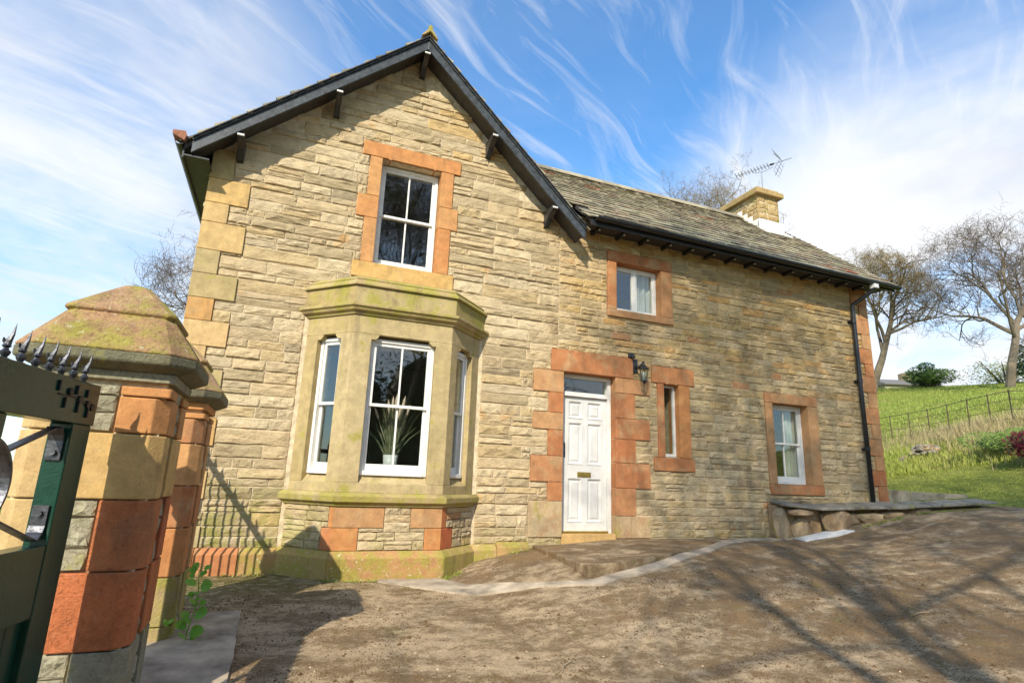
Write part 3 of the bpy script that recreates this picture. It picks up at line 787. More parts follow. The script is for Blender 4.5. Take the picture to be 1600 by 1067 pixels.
# ------------------------------------------------------------------ windows
def sash(F, u0, u1, z0, z1, d, bars=1, par=cot, label=None, sill=True):
    """box sash: frame, two sliding sashes with glazing bars"""
    fr = .045; g = MB()
    for a, b, c, e in ((u0, u0+fr, z0, z1), (u1-fr, u1, z0, z1), (u0+fr, u1-fr, z1-fr, z1)): g.fbox(F, a, b, d-.12, d, c, e)
    if sill: g.fbox(F, u0+fr, u1-fr, d-.12, d+.02, z0, z0+.055)
    w = g.build('window', 'white_paint', par, bevel=.004)
    if label: w['label'] = label
    zm = (z0+z1)/2+.01; a, b = u0+fr, u1-fr
    for (s0, s1, dd, bot, top) in ((zm-.02, z1-fr, d-.022, .038, .045), (z0+.055, zm+.02, d-.058, .085, .038)):
        q = MB(); st_ = .042
        q.fbox(F, a+.001, a+st_, dd-.034, dd, s0, s1); q.fbox(F, b-st_, b-.001, dd-.034, dd, s0, s1)
        q.fbox(F, a+st_, b-st_, dd-.034, dd, s0, s0+bot); q.fbox(F, a+st_, b-st_, dd-.034, dd, s1-top, s1)
        q.build('sash', 'white_paint', w, bevel=.003)
        if bars:
            m = (a+b)/2; q = MB(); q.fbox(F, m-.011, m+.011, dd-.030, dd-.003, s0+bot, s1-top); q.build('glazing_bar', 'white_paint', w)
            for (p0, p1) in ((a+st_, m-.011), (m+.011, b-st_)):
                q = MB(); q.fbox(F, p0-.004, p1+.004, dd-.020, dd-.016, s0+bot-.004, s1-top+.004); q.build('pane', 'window_glass', w)
        else:
            q = MB(); q.fbox(F, a+st_-.004, b-st_+.004, dd-.020, dd-.016, s0+bot-.004, s1-top+.004); q.build('pane', 'window_glass', w)
    return w
sash(FA, .925, 1.835, 3.80, 5.46, -.13, label='white sash window in the gable under an orange stone lintel')
for i, ((F, w), (a, b)) in enumerate(zip(FB, bayo)):
    sash(F, a+.003, b-.003, .80, 2.565, -.075, bars=(1 if i == 1 else 0))
sash(FA, 8.395, 9.255, .905, 2.365, -.13, label='white sash window near the drainpipe')
# small upper casement
g = MB(); u0, u1, z0, z1, d = 5.045, 5.955, 3.695, 4.545, -.12
for a, b, c, e in ((u0, u0+.05, z0, z1), (u1-.05, u1, z0, z1), (u0+.05, u1-.05, z1-.05, z1), (u0+.05, u1-.05, z0, z0+.05)): g.fbox(FA, a, b, d-.08, d, c, e)
w = g.build('window', 'white_paint', cot, bevel=.004); w['label'] = 'small white casement window in a red stone surround'
m_ = 5.50; q = MB(); q.fbox(FA, m_-.025, m_+.025, d-.07, d-.004, z0+.05, z1-.05); q.build('mullion', 'white_paint', w, bevel=.003)
for a, b in ((u0+.05, m_-.025), (m_+.025, u1-.05)):
    q = MB(); s = .03
    for aa, bb, c, e in ((a, a+s, z0+.05, z1-.05), (b-s, b, z0+.05, z1-.05), (a+s, b-s, z1-.05-s, z1-.05), (a+s, b-s, z0+.05, z0+.05+s)): q.fbox(FA, aa+.001, bb-.001, d-.055, d-.012, c+.001, e-.001)
    q.build('casement', 'white_paint', w)
    q = MB(); q.fbox(FA, a+s-.004, b-s+.004, d-.036, d-.032, z0+.05+s-.004, z1-.05-s+.004); q.build('pane', 'window_glass', w)
# slim window
g = MB(); u0, u1, z0, z1, d = 5.968, 6.262, 1.275, 2.49, -.075
for a, b, c, e in ((u0, u0+.035, z0, z1), (u1-.035, u1, z0, z1), (u0+.035, u1-.035, z1-.035, z1), (u0+.035, u1-.035, z0, z0+.05)): g.fbox(FA, a, b, d-.06, d, c, e)
w = g.build('window', 'white_paint', cot, bevel=.003); w['label'] = 'narrow upright window beside the front door'
q = MB(); q.fbox(FA, u0+.030, u1-.030, d-.034, d-.03, z0+.045, z1-.030); q.build('pane', 'window_glass', w)

# ------------------------------------------------------------------ front door
dd = -.13
g = MB()
for a, b, c, e in ((4.055, 4.13, .0, 2.51), (4.935, 4.995, .0, 2.51), (4.13, 4.935, 2.455, 2.51), (4.13, 4.935, 2.155, 2.225)): g.fbox(FA, a, b, dd-.10, dd+.02, c, e)
dr = g.build('door', 'white_paint', cot, bevel=.004); dr['label'] = 'white six panel front door with a brass letterbox and glazed fanlight'
q = MB(); q.fbox(FA, 4.13, 4.935, dd-.05, dd-.046, 2.22, 2.46); q.build('fanlight_pane', 'window_glass', dr)
# leaf with six recessed panels
q = MB(); a, b = 4.135, 4.930; ll = dd-.03
cols = ((4.225, 4.487), (4.570, 4.845)); rows = ((.20, .875), (1.075, 1.745), (1.80, 2.09))
us = [a]+[x for c in cols for x in c]+[b]; zs = [.045]+[x for c in rows for x in c]+[2.15]
for i in range(len(us)-1):
    for j in range(len(zs)-1):
        if i % 2 == 1 and j % 2 == 1: q.fbox(FA, us[i], us[i+1], ll-.045, ll-.022, zs[j], zs[j+1])
        else: q.fbox(FA, us[i], us[i+1], ll-.045, ll, zs[j], zs[j+1])
q.build('door_leaf', 'door_paint', dr)
for c in cols:
    for rr in rows:
        q = MB(); (x0, x1), (y0, y1) = c, rr
        def ringf(i_, d_): return [FA(x0+i_, d_, y0+i_), FA(x1-i_, d_, y0+i_), FA(x1-i_, d_, y1-i_), FA(x0+i_, d_, y1-i_)]
        prof = [(0, ll+.002), (.006, ll+.010), (.022, ll+.004), (.030, ll-.016), (.05, ll-.018), (.075, ll-.006)]
        V = [v for p in prof for v in ringf(*p)]; Fc = []
        for k in range(len(prof)-1):
            for s in range(4): Fc.append((k*4+s, k*4+(s+1) % 4, (k+1)*4+(s+1) % 4, (k+1)*4+s))
        Fc.append(tuple(len(V)-4+s for s in range(4)))
        q.add(V, Fc); q.build('door_panel', 'door_paint', dr)
q = MB(); q.fbox(FA, 4.40, 4.645, ll, ll+.012, .885, .965); q.build('letterbox', 'brass', dr, bevel=.004)
q = MB(); q.fbox(FA, 4.43, 4.615, ll+.012, ll+.019, .905, .945); q.build('letterbox_flap', 'brass', dr, bevel=.003)
q = MB(); q.fbox(FA, 4.155, 4.168, ll, ll+.03, 1.20, 1.40); q.fbox(FA, 4.150, 4.172, ll-.01, ll+.012, 1.18, 1.42); q.build('door_handle', 'black_iron', dr, bevel=.003)
q = MB(); q.fbox(FA, 4.052, 4.998, -.30, .02, -.16, .043); q.build('door_sill', 'ochre_sandstone', dr, bevel=.008)
q = MB(); q.fbox(FA, 4.13, 4.93, dd-.04, dd+.03, .046, .075); q.build('weather_bar', 'brass', dr)

# ------------------------------------------------------------------ roofs
def slate_lib(n):
    out = []
    for k in range(n):
        R = random.Random(500+k); j = lambda s: R.uniform(-s, s)
        V = [(-.5+j(.012), -.5+j(.05), j(.15)), (.5+j(.012), -.5+j(.05), j(.15)), (.5+j(.01), .75, 0), (-.5+j(.01), .75, 0),
             (-.5+j(.02), -.5+j(.05), 1+j(.2)), (j(.2), -.54+j(.03), 1+j(.2)), (.5+j(.02), -.5+j(.05), 1+j(.2)), (.5+j(.01), .75, .6), (-.5+j(.01), .75, .6)]
        Fc = [(3, 2, 1, 0), (4, 5, 6, 7, 8), (0, 1, 6, 5, 4), (1, 2, 7, 6), (2, 3, 8, 7), (3, 0, 4, 8)]
        out.append((np.array(V), Fc))
    return out
SLIB = slate_lib(10)
def slates(O, U, S, width, length, wr, ex, R, tk=.015, lift=0):
    """O lower corner, U along the eave, S up the slope; slates overlap like real ones"""
    U = Vector(U).normalized(); S = Vector(S).normalized(); Nn = U.cross(S).normalized()
    if Nn.z < 0: Nn = -Nn
    items = []; s = 0.0; row = 0
    while s < length-.02:
        e = ex*(1.15-.3*s/length)
        u = -R.uniform(0, .2)
        while u < width:
            w = R.uniform(*wr); a = max(u, 0); b = min(u+w, width)
            if b-a > .05:
                h = min(e, length-s)
                # tilt so that tails lie on the row beneath
                tilt = tk*1.1/e
                Sd = (S - Nn*tilt).normalized(); Nd = U.cross(Sd); Nd = Nd if Nd.z > 0 else -Nd
                c = O+U*((a+b)/2)+S*(s+h/2)+Nn*(tk*.75+lift+R.uniform(0, .005))
                M = Matrix.Identity(4); M.col[0][:3] = U*(b-a-.006); M.col[1][:3] = Sd*h; M.col[2][:3] = Nd*(tk*R.uniform(.8, 1.3)); M.col[3][:3] = c
                if M.to_3x3().determinant() < 0: M.col[0][:3] = -U*(b-a-.006)
                items.append((R.randrange(len(SLIB)), M, R.random(), (b-a)*h))
            u += w
        s += e; row += 1
    return items
RZ = .07                                          # roof deck thickness
R2 = random.Random(5)
# wing roof deck
YE, YR = -.44, 2.60
ze = wingroof(YE); zr = wingroof(YR); X0, X1 = 3.0, 11.58
q = MB()
def deck(y, z): return z
q.prism([(.1, wingroof(.1)), (YR, zr), (YR+3.05, ze), (YR+3.05, ze+RZ), (YR, zr+RZ), (.1, wingroof(.1)+RZ)], lambda a, b, t: (t, a, b), X0, X1)
q.prism([(YE, ze), (.1, wingroof(.1)), (.1, wingroof(.1)+RZ), (YE, ze+RZ)], lambda a, b, t: (t, a, b), 4.27, X1)
wr_ = q.build('wing_roof', 'old_timber', cot)
Ssl = Vector((0, 1, .86)); Ln = (Vector((0, YR, zr))-Vector((0, YE, ze))).length
# left limit follows the gable roof (valley)
fr_items = slates(Vector((X0, YE-.03, ze+RZ-.03)), (1, 0, 0), Ssl, X1-X0+.02, Ln+.03, (.20, .42), .20, R2)
def above_gable(p):
    zg = (ZAP+.10)-SR*(p.x-AX) if p.x > AX else 99
    return p.z > zg-.05
fr_items = [it for it in fr_items if above_gable(it[1].translation) and it[1].translation.x > (3.9 if it[1].translation.y > .1 else 4.33)]
fr_items.sort(key=lambda it: -it[3]/(it[1].translation-Vector((0, -8, CZ))).length**3)
for it in fr_items[:298]: indiv('slate', it[0], it[1], SLIB, 'stone_slate', wr_, 'slate')
bk = slates(Vector((X1, YR+3.05, ze+RZ-.02)), (-1, 0, 0), Vector((0, -1, .86)), X1-X0, Ln+.02, (.3, .5), .22, R2)
join_inst('distant_slates', [(a, b, c) for a, b, c, d in fr_items[298:]+bk], SLIB, 'stone_slate', wr_)
# ridge tiles on wing
x = 3.6
while x < 10.6:
    l = .45; q = MB(); zt = zr+RZ+.045
    q.prism([(-.17, -.125), (0, .03), (.17, -.125), (.17, -.10), (.0, .062), (-.17, -.10)], lambda a, b, t: (t, YR+a, zt+b+R2.uniform(0, .004)), x, x+l-.012)
    q.build('ridge_tile', 'stone_slate', wr_); x += l
# gable roof
q = MB(); YF, YB = -.38, 6.85
xl, xr = -1.60, 4.24
def gz(x): return roof_under(x)
q.prism([(xl, gz(xl)), (AX, ZAP), (xr, gz(xr)), (xr, gz(xr)+RZ), (AX, ZAP+RZ*1.2), (xl, gz(xl)+RZ)], lambda a, b, t: (a, t, b), YF, YB)
gr_ = q.build('gable_roof', 'old_timber', cot)
itg = []
for sgn, xe, sl_ in ((1, xl, SL), (-1, xr, SR)):
    O = Vector((xe-sgn*.03, (YF-.05) if sgn == 1 else YB, gz(xe)+RZ-.03))
    if sgn == 1: O = Vector((xe-.03, YB, gz(xe)+RZ-.03)); U = (0, -1, 0)
    else: O = Vector((xe+.03, YF-.05, gz(xe)+RZ-.03)); U = (0, 1, 0)
    ln = math.hypot(AX-xe, (AX-xe)*sl_)+.04
    itg += slates(O, U, Vector((sgn, 0, sl_)), YB-YF+.05, ln, (.28, .46), .21, R2, tk=.026)
vis = [it for it in itg if it[1].translation.y < -.15]
rest = [it for it in itg if it[1].translation.y >= -.15]
for it in vis: indiv('slate', it[0], it[1], SLIB, 'stone_slate', gr_, 'slate')
join_inst('more_slates', [(a, b, c) for a, b, c, d in rest], SLIB, 'stone_slate', gr_)
q = MB(); q.prism([(-.15, -.13), (0, .025), (.15, -.13), (.15, -.10), (0, .06), (-.15, -.10)], lambda a, b, t: (AX+a, t, ZAP+RZ+.075+b), YF+.12, YB); q.build('ridge_tile', 'stone_slate', gr_)
q = MB(); q.prism([(-.13, -.12), (-.03, .02), (-.035, .07), (.0, .10), (.035, .07), (.03, .02), (.13, -.12), (.11, -.13), (0, -.02), (-.11, -.13)], lambda a, b, t: (AX+a, t, ZAP+RZ+.10+b), YF-.10, YF+.11); q.build('finial_tile', 'chimney_stone', gr_, bevel=.008)
# barge boards, mouldings
BY = -.40
def barge(x_end, sl_, name):
    sg = 1 if x_end < AX else -1
    def line(x, off): return ZAP-sl_*abs(AX-x)+off
    for (o0, o1, y0, y1, nm, mt) in ((-.122, .045, -.40, -.36, 'barge_board', 'barge_paint'), (.046, .075, -.425, -.36, 'barge_moulding', 'barge_paint'), (.076, .10, -.45, -.36, 'barge_moulding', 'black_paint')):
        q = MB(); q.prism([(x_end, line(x_end, o0)), (AX, line(AX, o0)), (AX, line(AX, o1)), (x_end, line(x_end, o1))], lambda a, b, t: (a, t, b), y0, y1)
        q.build(nm, mt, gr_, bevel=.004)
    q = MB(); q.prism([(x_end, line(x_end, -.035)), (AX, line(AX, -.035)), (AX, line(AX, -.005)), (x_end, line(x_end, -.005))], lambda a, b, t: (a, t, b), -.36, .0)
    q.build('soffit_board', 'old_timber', gr_)
barge(-1.52, SL, 'l'); barge(4.22, SR, 'r')
for (bx, bz, up) in ((-.99, 5.04, SL), (.18, 6.13, SL), (1.40, 7.24, 0), (2.59, 6.15, -SR), (3.67, 5.0, -SR)):
    q = MB(); zz_ = ZAP-(SL*(AX-bx) if bx < AX else SR*(bx-AX))-.16
    q.prism([(.0, -.25), (.09, -.23), (.18, -.12), (.33, -.06), (.37, -.03), (.37, .03), (0, .03)], lambda d, z, t: (bx+t, -d, zz_+z), -.042, .042)
    q.build('bracket', 'black_paint', gr_, bevel=.006)
    q = MB(); q.box(bx-.044, bx+.044, -.392, -.372, zz_-.030, zz_-.002); q.build('bracket_end', 'lead', gr_, bevel=.004)
# gutters
def gutter(p0, p1, name='gutter', r=.062, par=None):
    q = MB(); p0 = Vector(p0); p1 = Vector(p1); t = (p1-p0).normalized(); sd = t.cross(Vector((0, 0, 1))).normalized()
    n = 8; V = []
    for p in (p0, p1):
        for rr in (r, r-.006):
            for i in range(n+1):
                w = math.pi*i/n; V.append(p+sd*(math.cos(w)*rr)+Vector((0, 0, -math.sin(w)*rr)))
    k = n+1; Fc = []
    for i in range(n): Fc += [(i, i+1, 2*k+i+1, 2*k+i), (k+i+1, k+i, 3*k+i, 3*k+i+1)]
    for b in (0, 2*k): Fc += [(b+i, b+i+1, b+k+i+1, b+k+i) for i in range(n)]
    Fc += [(0, k, 3*k, 2*k), (n, 2*k+n, 3*k+n, k+n)]
    q.add(V, Fc); return q.build(name, 'gutter_paint', par or cot)
gutter((4.36, -.52, 5.055), (11.62, -.52, 5.00))
gutter((-1.66, -.42, 4.86), (-1.66, 6.8, 4.82))
q = MB(); q.box(4.3, 11.56, -.445, -.42, 4.93, 5.10); q.build('fascia_board', 'black_paint', cot)
q = MB(); q.box(4.3, 11.56, -.40, -.0, 5.015, 5.035); q.build('eaves_soffit', 'old_timber', cot)
q = MB(); q.box(-1.62, -1.60, -.36, 6.8, 4.66, 4.84); q.box(-1.60, -1.31, -.36, 6.8, 4.69, 4.71); q.build('fascia_board', 'black_paint', cot)
q = MB(); q.prism([(-1.74, 4.90), (-1.60, 4.84), (-1.58, 4.92), (-1.60, 4.97), (-1.74, 4.955)], lambda a, b, t: (a, t, b), -.47, -.30); q.build('eaves_tile', 'terracotta', gr_)
x = 4.56
while x < 11.1:
    q = MB(); q.prism([(0, -.06), (.28, -.045), (.30, -.02), (.30, .0), (0, .0)], lambda d, z, t: (x+t, -d-.001, 5.012+z), -.026, .026); o = q.build('rafter_foot', 'black_paint', cot)
    q = MB(); q.lathe([(.0, 0), (.016, 0), (.016, .012), (.0, .012)], (x, -.27, 4.952), 8); q.v = [(a, b, c) for a, b, c in q.v]; q.build('bolt_cap', 'white_paint', o)
    x += .485
# verge boards at the wing's right end
q = MB()
for sg, yr_ in ((1, YE), (-1, YR+3.05)):
    q.prism([(yr_, ze-.10), (YR, zr-.10), (YR, zr+RZ+.02), (yr_, ze+RZ+.02)], lambda a, b, t: (t, a, b), 11.55, 11.585)
q.build('verge_board', 'black_paint', cot)
q = MB(); q.prism([(YE+.02, ze-.03), (YR, zr-.03), (YR, zr-.005), (YE+.02, ze-.005)], lambda a, b, t: (t, a, b), 11.22, 11.549); q.build('verge_soffit', 'old_timber', cot)
# chimney
ch = MB(); ch.box(10.52, 11.18, 1.99, 3.25, 6.95, 8.10); ch = ch.build('chimney', 'mortar', cot)
Fs = [frame((10.50, 3.25), (0, -1)), frame((10.50, 1.97), (1, 0)), frame((11.2, 1.97), (0, 1))]
for F, w in zip(Fs, (1.28, .70, 1.28)):
    z = 6.95; k = 0
    while z < 8.08:
        h = [.17, .14, .19, .15, .13, .18][k % 6]; h = min(h, 8.10-z); u = 0
        while u < w-.01:
            ww = rnd.uniform(.22, .42); ww = ww if w-u-ww > .12 else w-u
            M = mat4(F, u+ww/2, -.03, z+h/2, ww-.008, h-.008, .035, rnd.random() < .5); indiv('chimney_stone', rnd.randrange(len(VAR)), M, VAR, 'chimney_stone', ch, 'stone'); u += ww
        z += h; k += 1
q = MB(); q.box(10.40, 11.30, 1.87, 3.35, 8.10, 8.24); q.build('chimney_cap', 'chimney_stone', ch, bevel=.02)
q = MB(); q.box(10.48, 11.22, 1.95, 3.27, 8.24, 8.32); q.build('chimney_top', 'chimney_stone', ch, bevel=.02)
q = MB()
for k in range(4):
    y0 = 1.98+k*.17; zt = wingroof(y0)+RZ
    q.box(10.462, 10.475, y0, y0+.165, zt-.05, zt+.26)
q.box(10.43, 11.25, 1.905, 1.925, wingroof(1.92)+.02, wingroof(1.92)+.36)
q.hexa([(10.40, 1.70, wingroof(1.70)+.10), (11.3, 1.70, wingroof(1.70)+.10), (11.3, 1.92, wingroof(1.92)+.10), (10.40, 1.92, wingroof(1.92)+.10),
        (10.40, 1.70, wingroof(1.70)+.125), (11.3, 1.70, wingroof(1.70)+.125), (11.3, 1.92, wingroof(1.92)+.125), (10.40, 1.92, wingroof(1.92)+.125)])
q.build('lead_flashing', 'white_paint', ch)
# drainpipe
q = MB(); q.tube([(10.86, -.52, 4.95), (10.86, -.50, 4.84), (10.80, -.25, 4.70), (10.72, -.10, 4.60), (10.715, -.10, 4.4), (10.70, -.10, 2.9), (10.70, -.10, .45)], .042, 12)
dp = q.build('drainpipe', 'gutter_paint', cot, smooth=True)
for z in (4.2, 2.95, 1.6):
    q = MB(); q.tube([(10.70, -.10, z), (10.70, -.10, z+.09)], .052, 12); q.box(10.63, 10.77, -.06, .0, z+.02, z+.06); q.build('pipe_bracket', 'gutter_paint', dp)
q = MB(); q.box(10.80, 10.92, -.575, -.455, 4.86, 4.95); q.build('pipe_outlet', 'lead', dp, bevel=.01)

# aerial on the chimney
ae = thing('television_aerial', 'thin television aerial with a lattice reflector on top of the chimney', 'aerial', (11.05, 2.2, 8.3))
q = MB(); q.tube([(10.80, 2.07, 8.1), (10.80, 2.07, 8.86)], .014, 6); q.build('mast', 'aluminium', ae)
bA = Vector((10.50, 2.66, 8.96)); bB = Vector((11.14, 1.40, 8.98)); ax = (bB-bA).normalized(); sdv = ax.cross(Vector((0, 0, 1))).normalized(); upv = sdv.cross(ax)
q = MB(); q.tube([bA, bB], .010, 5); q.build('boom', 'aluminium', ae)
for i in range(11):
    p = bA+(bB-bA)*(.01+.058*i); q = MB()
    q.tube([p-sdv*.14, p+sdv*.14], .006, 4); q.tube([p-upv*.05-sdv*.04, p+upv*.05+sdv*.04], .006, 4); q.build('director', 'aluminium', ae)
q = MB(); mid = bA+(bB-bA)*.50; q.tube([bA+(bB-bA)*.30, mid-upv*.10-ax*.2, mid-upv*.13+ax*.05, mid-upv*.08+ax*.25, bA+(bB-bA)*.70], .008, 5); q.build('boom_brace', 'aluminium', ae)
rc = bA+(bB-bA)*.84
q = MB()
for s in (-1, 1):
    q.tube([rc, rc+(upv*(.34 if s < 0 else .30)*s-ax*.20)], .007, 4)
    for k in (-1, 0, 1): q.tube([rc+sdv*.16*k, rc+sdv*.22*k+upv*.30*s-ax*.17], .005, 4)
    for k in range(1, 5): c = rc+(upv*.075*k*s-ax*.042*k); q.tube([c-sdv*.2, c+sdv*.2], .005, 4)
q.build('reflector', 'aluminium', ae)
q = MB(); p = bA+(bB-bA)*.66; q.tube([p-ax*.05, p+ax*.05], .03, 6); q.build('dipole_box', 'black_paint', ae)

# ------------------------------------------------------------------ lantern and sensor
la = thing('wall_lantern', 'black coach lantern on a bracket between the front door and narrow window', 'wall lamp', (5.45, 0, 2.55))
q = MB(); q.box(5.33, 5.43, -.05, -.02, 2.62, 2.86); q.build('back_plate', 'black_paint', la, bevel=.01)
q = MB(); q.tube([(5.38, -.05, 2.72), (5.39, -.13, 2.70), (5.42, -.19, 2.76), (5.43, -.20, 2.80)], [.022, .018, .015, .012], 8); q.build('arm', 'black_paint', la, smooth=True)
lc = (5.44, -.21)
q = MB(); q.lathe([(.005, .33), (.010, .30), (.006, .285), (.022, .27), (.05, .235), (.085, .21), (.088, .20)], (lc[0], lc[1], 2.47), 6); q.build('lamp_roof', 'black_paint', la)
q = MB()
for i in range(6):
    w = math.pi/3*i; a = (lc[0]+.078*math.cos(w), lc[1]+.078*math.sin(w), 2.67); b = (lc[0]+.045*math.cos(w), lc[1]+.045*math.sin(w), 2.47); q.tube([b, a], .006, 4)
q.lathe([(.005, -.045), (.02, -.03), (.03, -.01), (.05, .0), (.05, .012), (.0, .012)], (lc[0], lc[1], 2.46), 6); q.build('lamp_cage', 'black_paint', la)
q = MB(); q.lathe([(.043, 0), (.074, .19), (.072, .19), (.041, .0)], (lc[0], lc[1], 2.475), 6); q.build('lamp_glass', 'window_glass', la)
q = MB(); q.lathe([(.012, 0), (.014, .06), (.026, .09), (.022, .13), (.0, .15)], (lc[0], lc[1], 2.48), 8); q.build('bulb', 'white_paint', la, smooth=True)
se = thing('motion_sensor', 'small black motion sensor above the coach lantern', 'sensor', (5.3, 0, 2.9))
q = MB(); q.box(5.25, 5.35, -.07, -.02, 2.87, 2.95); q.build('sensor_base', 'black_paint', se, bevel=.01)
q = MB(); q.lathe([(.03, 0), (.035, .03), (.02, .05), (0, .055)], (5.31, -.10, 2.86), 10); q.build('sensor_head', 'black_paint', se)

# ------------------------------------------------------------------ curtains, potted grass
def curtain(name, label, u0, u1, z0, z1, y, waves):
    V = []; Fc = []; n = 48
    for i in range(n+1):
        t = i/n; x = u0+(u1-u0)*t; yy = y+.035*math.sin(t*waves*2*math.pi)+.01*math.sin(t*31)
        V += [(x, yy, z0), (x+.01*math.sin(i), yy*1.0, z1)]
    Fc = [(2*i, 2*i+2, 2*i+3, 2*i+1) for i in range(n)]
    V2 = [(a, b+.006, c) for a, b, c in V]; m = len(V)
    Fc += [tuple(k+m for k in f[::-1]) for f in Fc]
    o = mesh_obj(name, V+V2, Fc, 'curtain_cloth', smooth=True); tag(o, label, 'curtain')
curtain('curtain', 'cream curtain hanging at the right inside the small upper casement', 5.60, 6.10, 3.55, 4.70, .30, 4)
curtain('curtain', 'pale folded curtain inside the ground floor sash near the drainpipe', 8.95, 9.40, .80, 2.5, .30, 5)
pl = thing('potted_grass', 'ornamental grass with pale plumes in a white pot in the bay window', 'pot plant', (1.38, -.20, .82))
px0, py0 = 1.38, -.20
q = MB(); q.lathe([(.0, .0), (.08, .0), (.10, .25), (.09, .25), (.08, .22), (0, .22)], (px0, py0, .82), 16); q.build('pot', 'pot_glaze', pl, smooth=True)
R3 = random.Random(3); q = MB()
for i in range(110):
    w = R3.uniform(0, 6.28); s = abs(R3.gauss(0, .17)); L = R3.uniform(.40, .82); t1 = Vector((math.cos(w)*s*1.3, math.sin(w)*s*.5, L))
    b = Vector((px0+R3.uniform(-.05, .05), py0+R3.uniform(-.04, .04), 1.03)); pts = [b, b+t1*.5+Vector((0, 0, .05)), b+t1]
    q.tube(pts, [.0045, .0035, .001], 3, r=R3.random())
q.build('reed_blades', 'reed_blade', pl)
for i, (dx, L) in enumerate(((-.26, .78), (-.03, .98), (.02, 1.02), (.13, 1.0), (.20, .86), (-.09, .92), (.08, .84))):
    L *= .82; b = Vector((px0, py0, 1.03)); e = Vector((px0+dx, py0-.02, 1.03+L)); q = MB(); d = (e-b)
    q.tube([b, b+d*.8], .003, 4); q.tube([b+d*.78, b+d*.85, b+d*.95, b+d*1.03], [.006, .020, .018, .003], 7); q.build('plume', 'plume', pl)

# ------------------------------------------------------------------ gate pillars
def pillar(name, label, cx, yf, zbase, courses, seed, mats, capmat='cap_sandstone', side_rub=True):
    R = random.Random(seed); hw = .335; x0, x1 = cx-hw, cx+hw; y0, y1 = yf, yf+2*hw
    p = thing(name, label, 'gate pillar', (cx, yf+hw, zbase), 'sandstone gate pillars with pyramid caps')
    q = MB(); q.box(x0+.03, x1-.03, y0+.03, y1-.03, zbase-.3, 1.28); q.build('core', 'mortar', p)
    Fr = frame((x0, y0), (1, 0)); Rr = frame((x1, y0), (0, 1)); Bk = frame((x1, y1), (-1, 0)); Lf = frame((x0, y1), (0, -1))
    W = 2*hw; ch = .075
    def corner(px, py, sx, sy, lx, ly, za, zb, m, cham):
        # corner block: a plan rectangle with its outer corner cut off
        pr = .008
        ox, oy = px+sx*pr, py+sy*pr; c = ch if cham else .012
        poly = [(ox-sx*c, oy), (ox, oy-sy*c), (ox, oy-sy*ly), (ox-sx*.12, oy-sy*ly), (ox-sx*.12, oy-sy*.12), (ox-sx*lx, oy-sy*.12), (ox-sx*lx, oy)]
        q = MB(); q.prism(poly, lambda a, b, t: (a, b, t), za+.004, zb-.004)
        if (sx*sy) > 0: pass
        o = q.build('quoin', m, p, bevel=.007)
        return o
    for i, (zt, zb) in enumerate(zip(courses, courses[1:])):
        lng = i % 2; m = mats[i % len(mats)]
        a, b = ((.25, .2), (.25, .28), (.38, .2), (.25, .28), (.36, .2), (.24, .28))[i % 6] if seed == 1 else ((.36, .20) if lng else (.22, .32))
        cham = i >= 1
        corner(x1, y0, 1, -1, a, b, zb, zt, m, cham)
        corner(x0, y0, -1, -1, .20 if seed == 1 else b*1.05, .2 if seed == 1 else a, zb, zt, 'quoin_sandstone' if seed == 1 and i < 5 else m, cham)
        corner(x1, y1, 1, 1, b, a, zb, zt, m, cham); corner(x0, y1, -1, 1, a, b, zb, zt, m, cham)
        # rubble between
        for F, l, r_ in ((Fr, (.20 if seed == 1 else b*1.05), a), (Rr, b, a), (Bk, b, a), (Lf, b, .2 if seed == 1 else a)):
            u0, u1 = l+.003, W-r_-.003
            if u1-u0 < .04: continue
            z = zb; 
            while z < zt-.03:
                h = min(R.uniform(.09, .16), zt-z)
                if zt-(z+h) < .05: h = zt-z
                u = u0
                while u < u1-.01:
                    w = R.uniform(.16, .3); w = w if u1-(u+w) > .08 else u1-u
                    M = mat4(F, u+w/2, -.022, z+h/2, w-.006, h-.007, .028, R.random() < .5)
                    indiv('rubble_block', R.randrange(len(VAR)), M, VAR, 'grey_rubble', p, 'stone'); u += w
                z += h
    def ring(h, c, z): return [(cx+a, yf+hw+b, z) for a, b in ((-h+c, -h), (h-c, -h), (h, -h+c), (h, h-c), (h-c, h), (-h+c, h), (-h, h-c), (-h, -h+c))]
    def stack(nm, levels, m, bev=.01):
        q = MB(); V = []; k = 8
        for l in levels: V += ring(*l)
        Fc = [(i*k+j, i*k+(j+1) % k, (i+1)*k+(j+1) % k, (i+1)*k+j) for i in range(len(levels)-1) for j in range(k)]
        Fc += [tuple(range(k))[::-1], tuple(range((len(levels)-1)*k, len(levels)*k))]
        q.add(V, Fc); return q.build(nm, m, p, bevel=bev)
    stack('neck_course', [(hw+.012, .03, 1.275), (hw+.012, .03, 1.330)], 'grey_rubble' if seed == 1 else mats[0], .006)
    stack('cap_edge', [(hw+.02, .06, 1.330), (hw+.095, .115, 1.365), (hw+.105, .12, 1.375), (hw+.105, .12, 1.425)], 'algae_stone', .007)
    stack('cap_slab', [(hw+.098, .115, 1.425), (hw+.103, .12, 1.432), (hw+.103, .12, 1.440), (.27, .045, 1.670), (.15, .05, 1.690)], capmat, .006)
    stack('cap_top', [(.262, .04, 1.662), (.285, .04, 1.685), (.28, .04, 1.702), (.075, .03, 1.898), (.035, .01, 1.912)], capmat, .008)
    return p
pillar('gate_pillar', 'near sandstone gate pillar with the green gate hung in front of it', -.957, -4.25, -.55, [1.25, 1.19, .985, .63, .265, -.12, -.6], 1,
       ['orange_sandstone', 'orange_sandstone', 'ochre_sandstone', 'deep_red_sandstone', 'deep_red_sandstone', 'grey_rubble'])
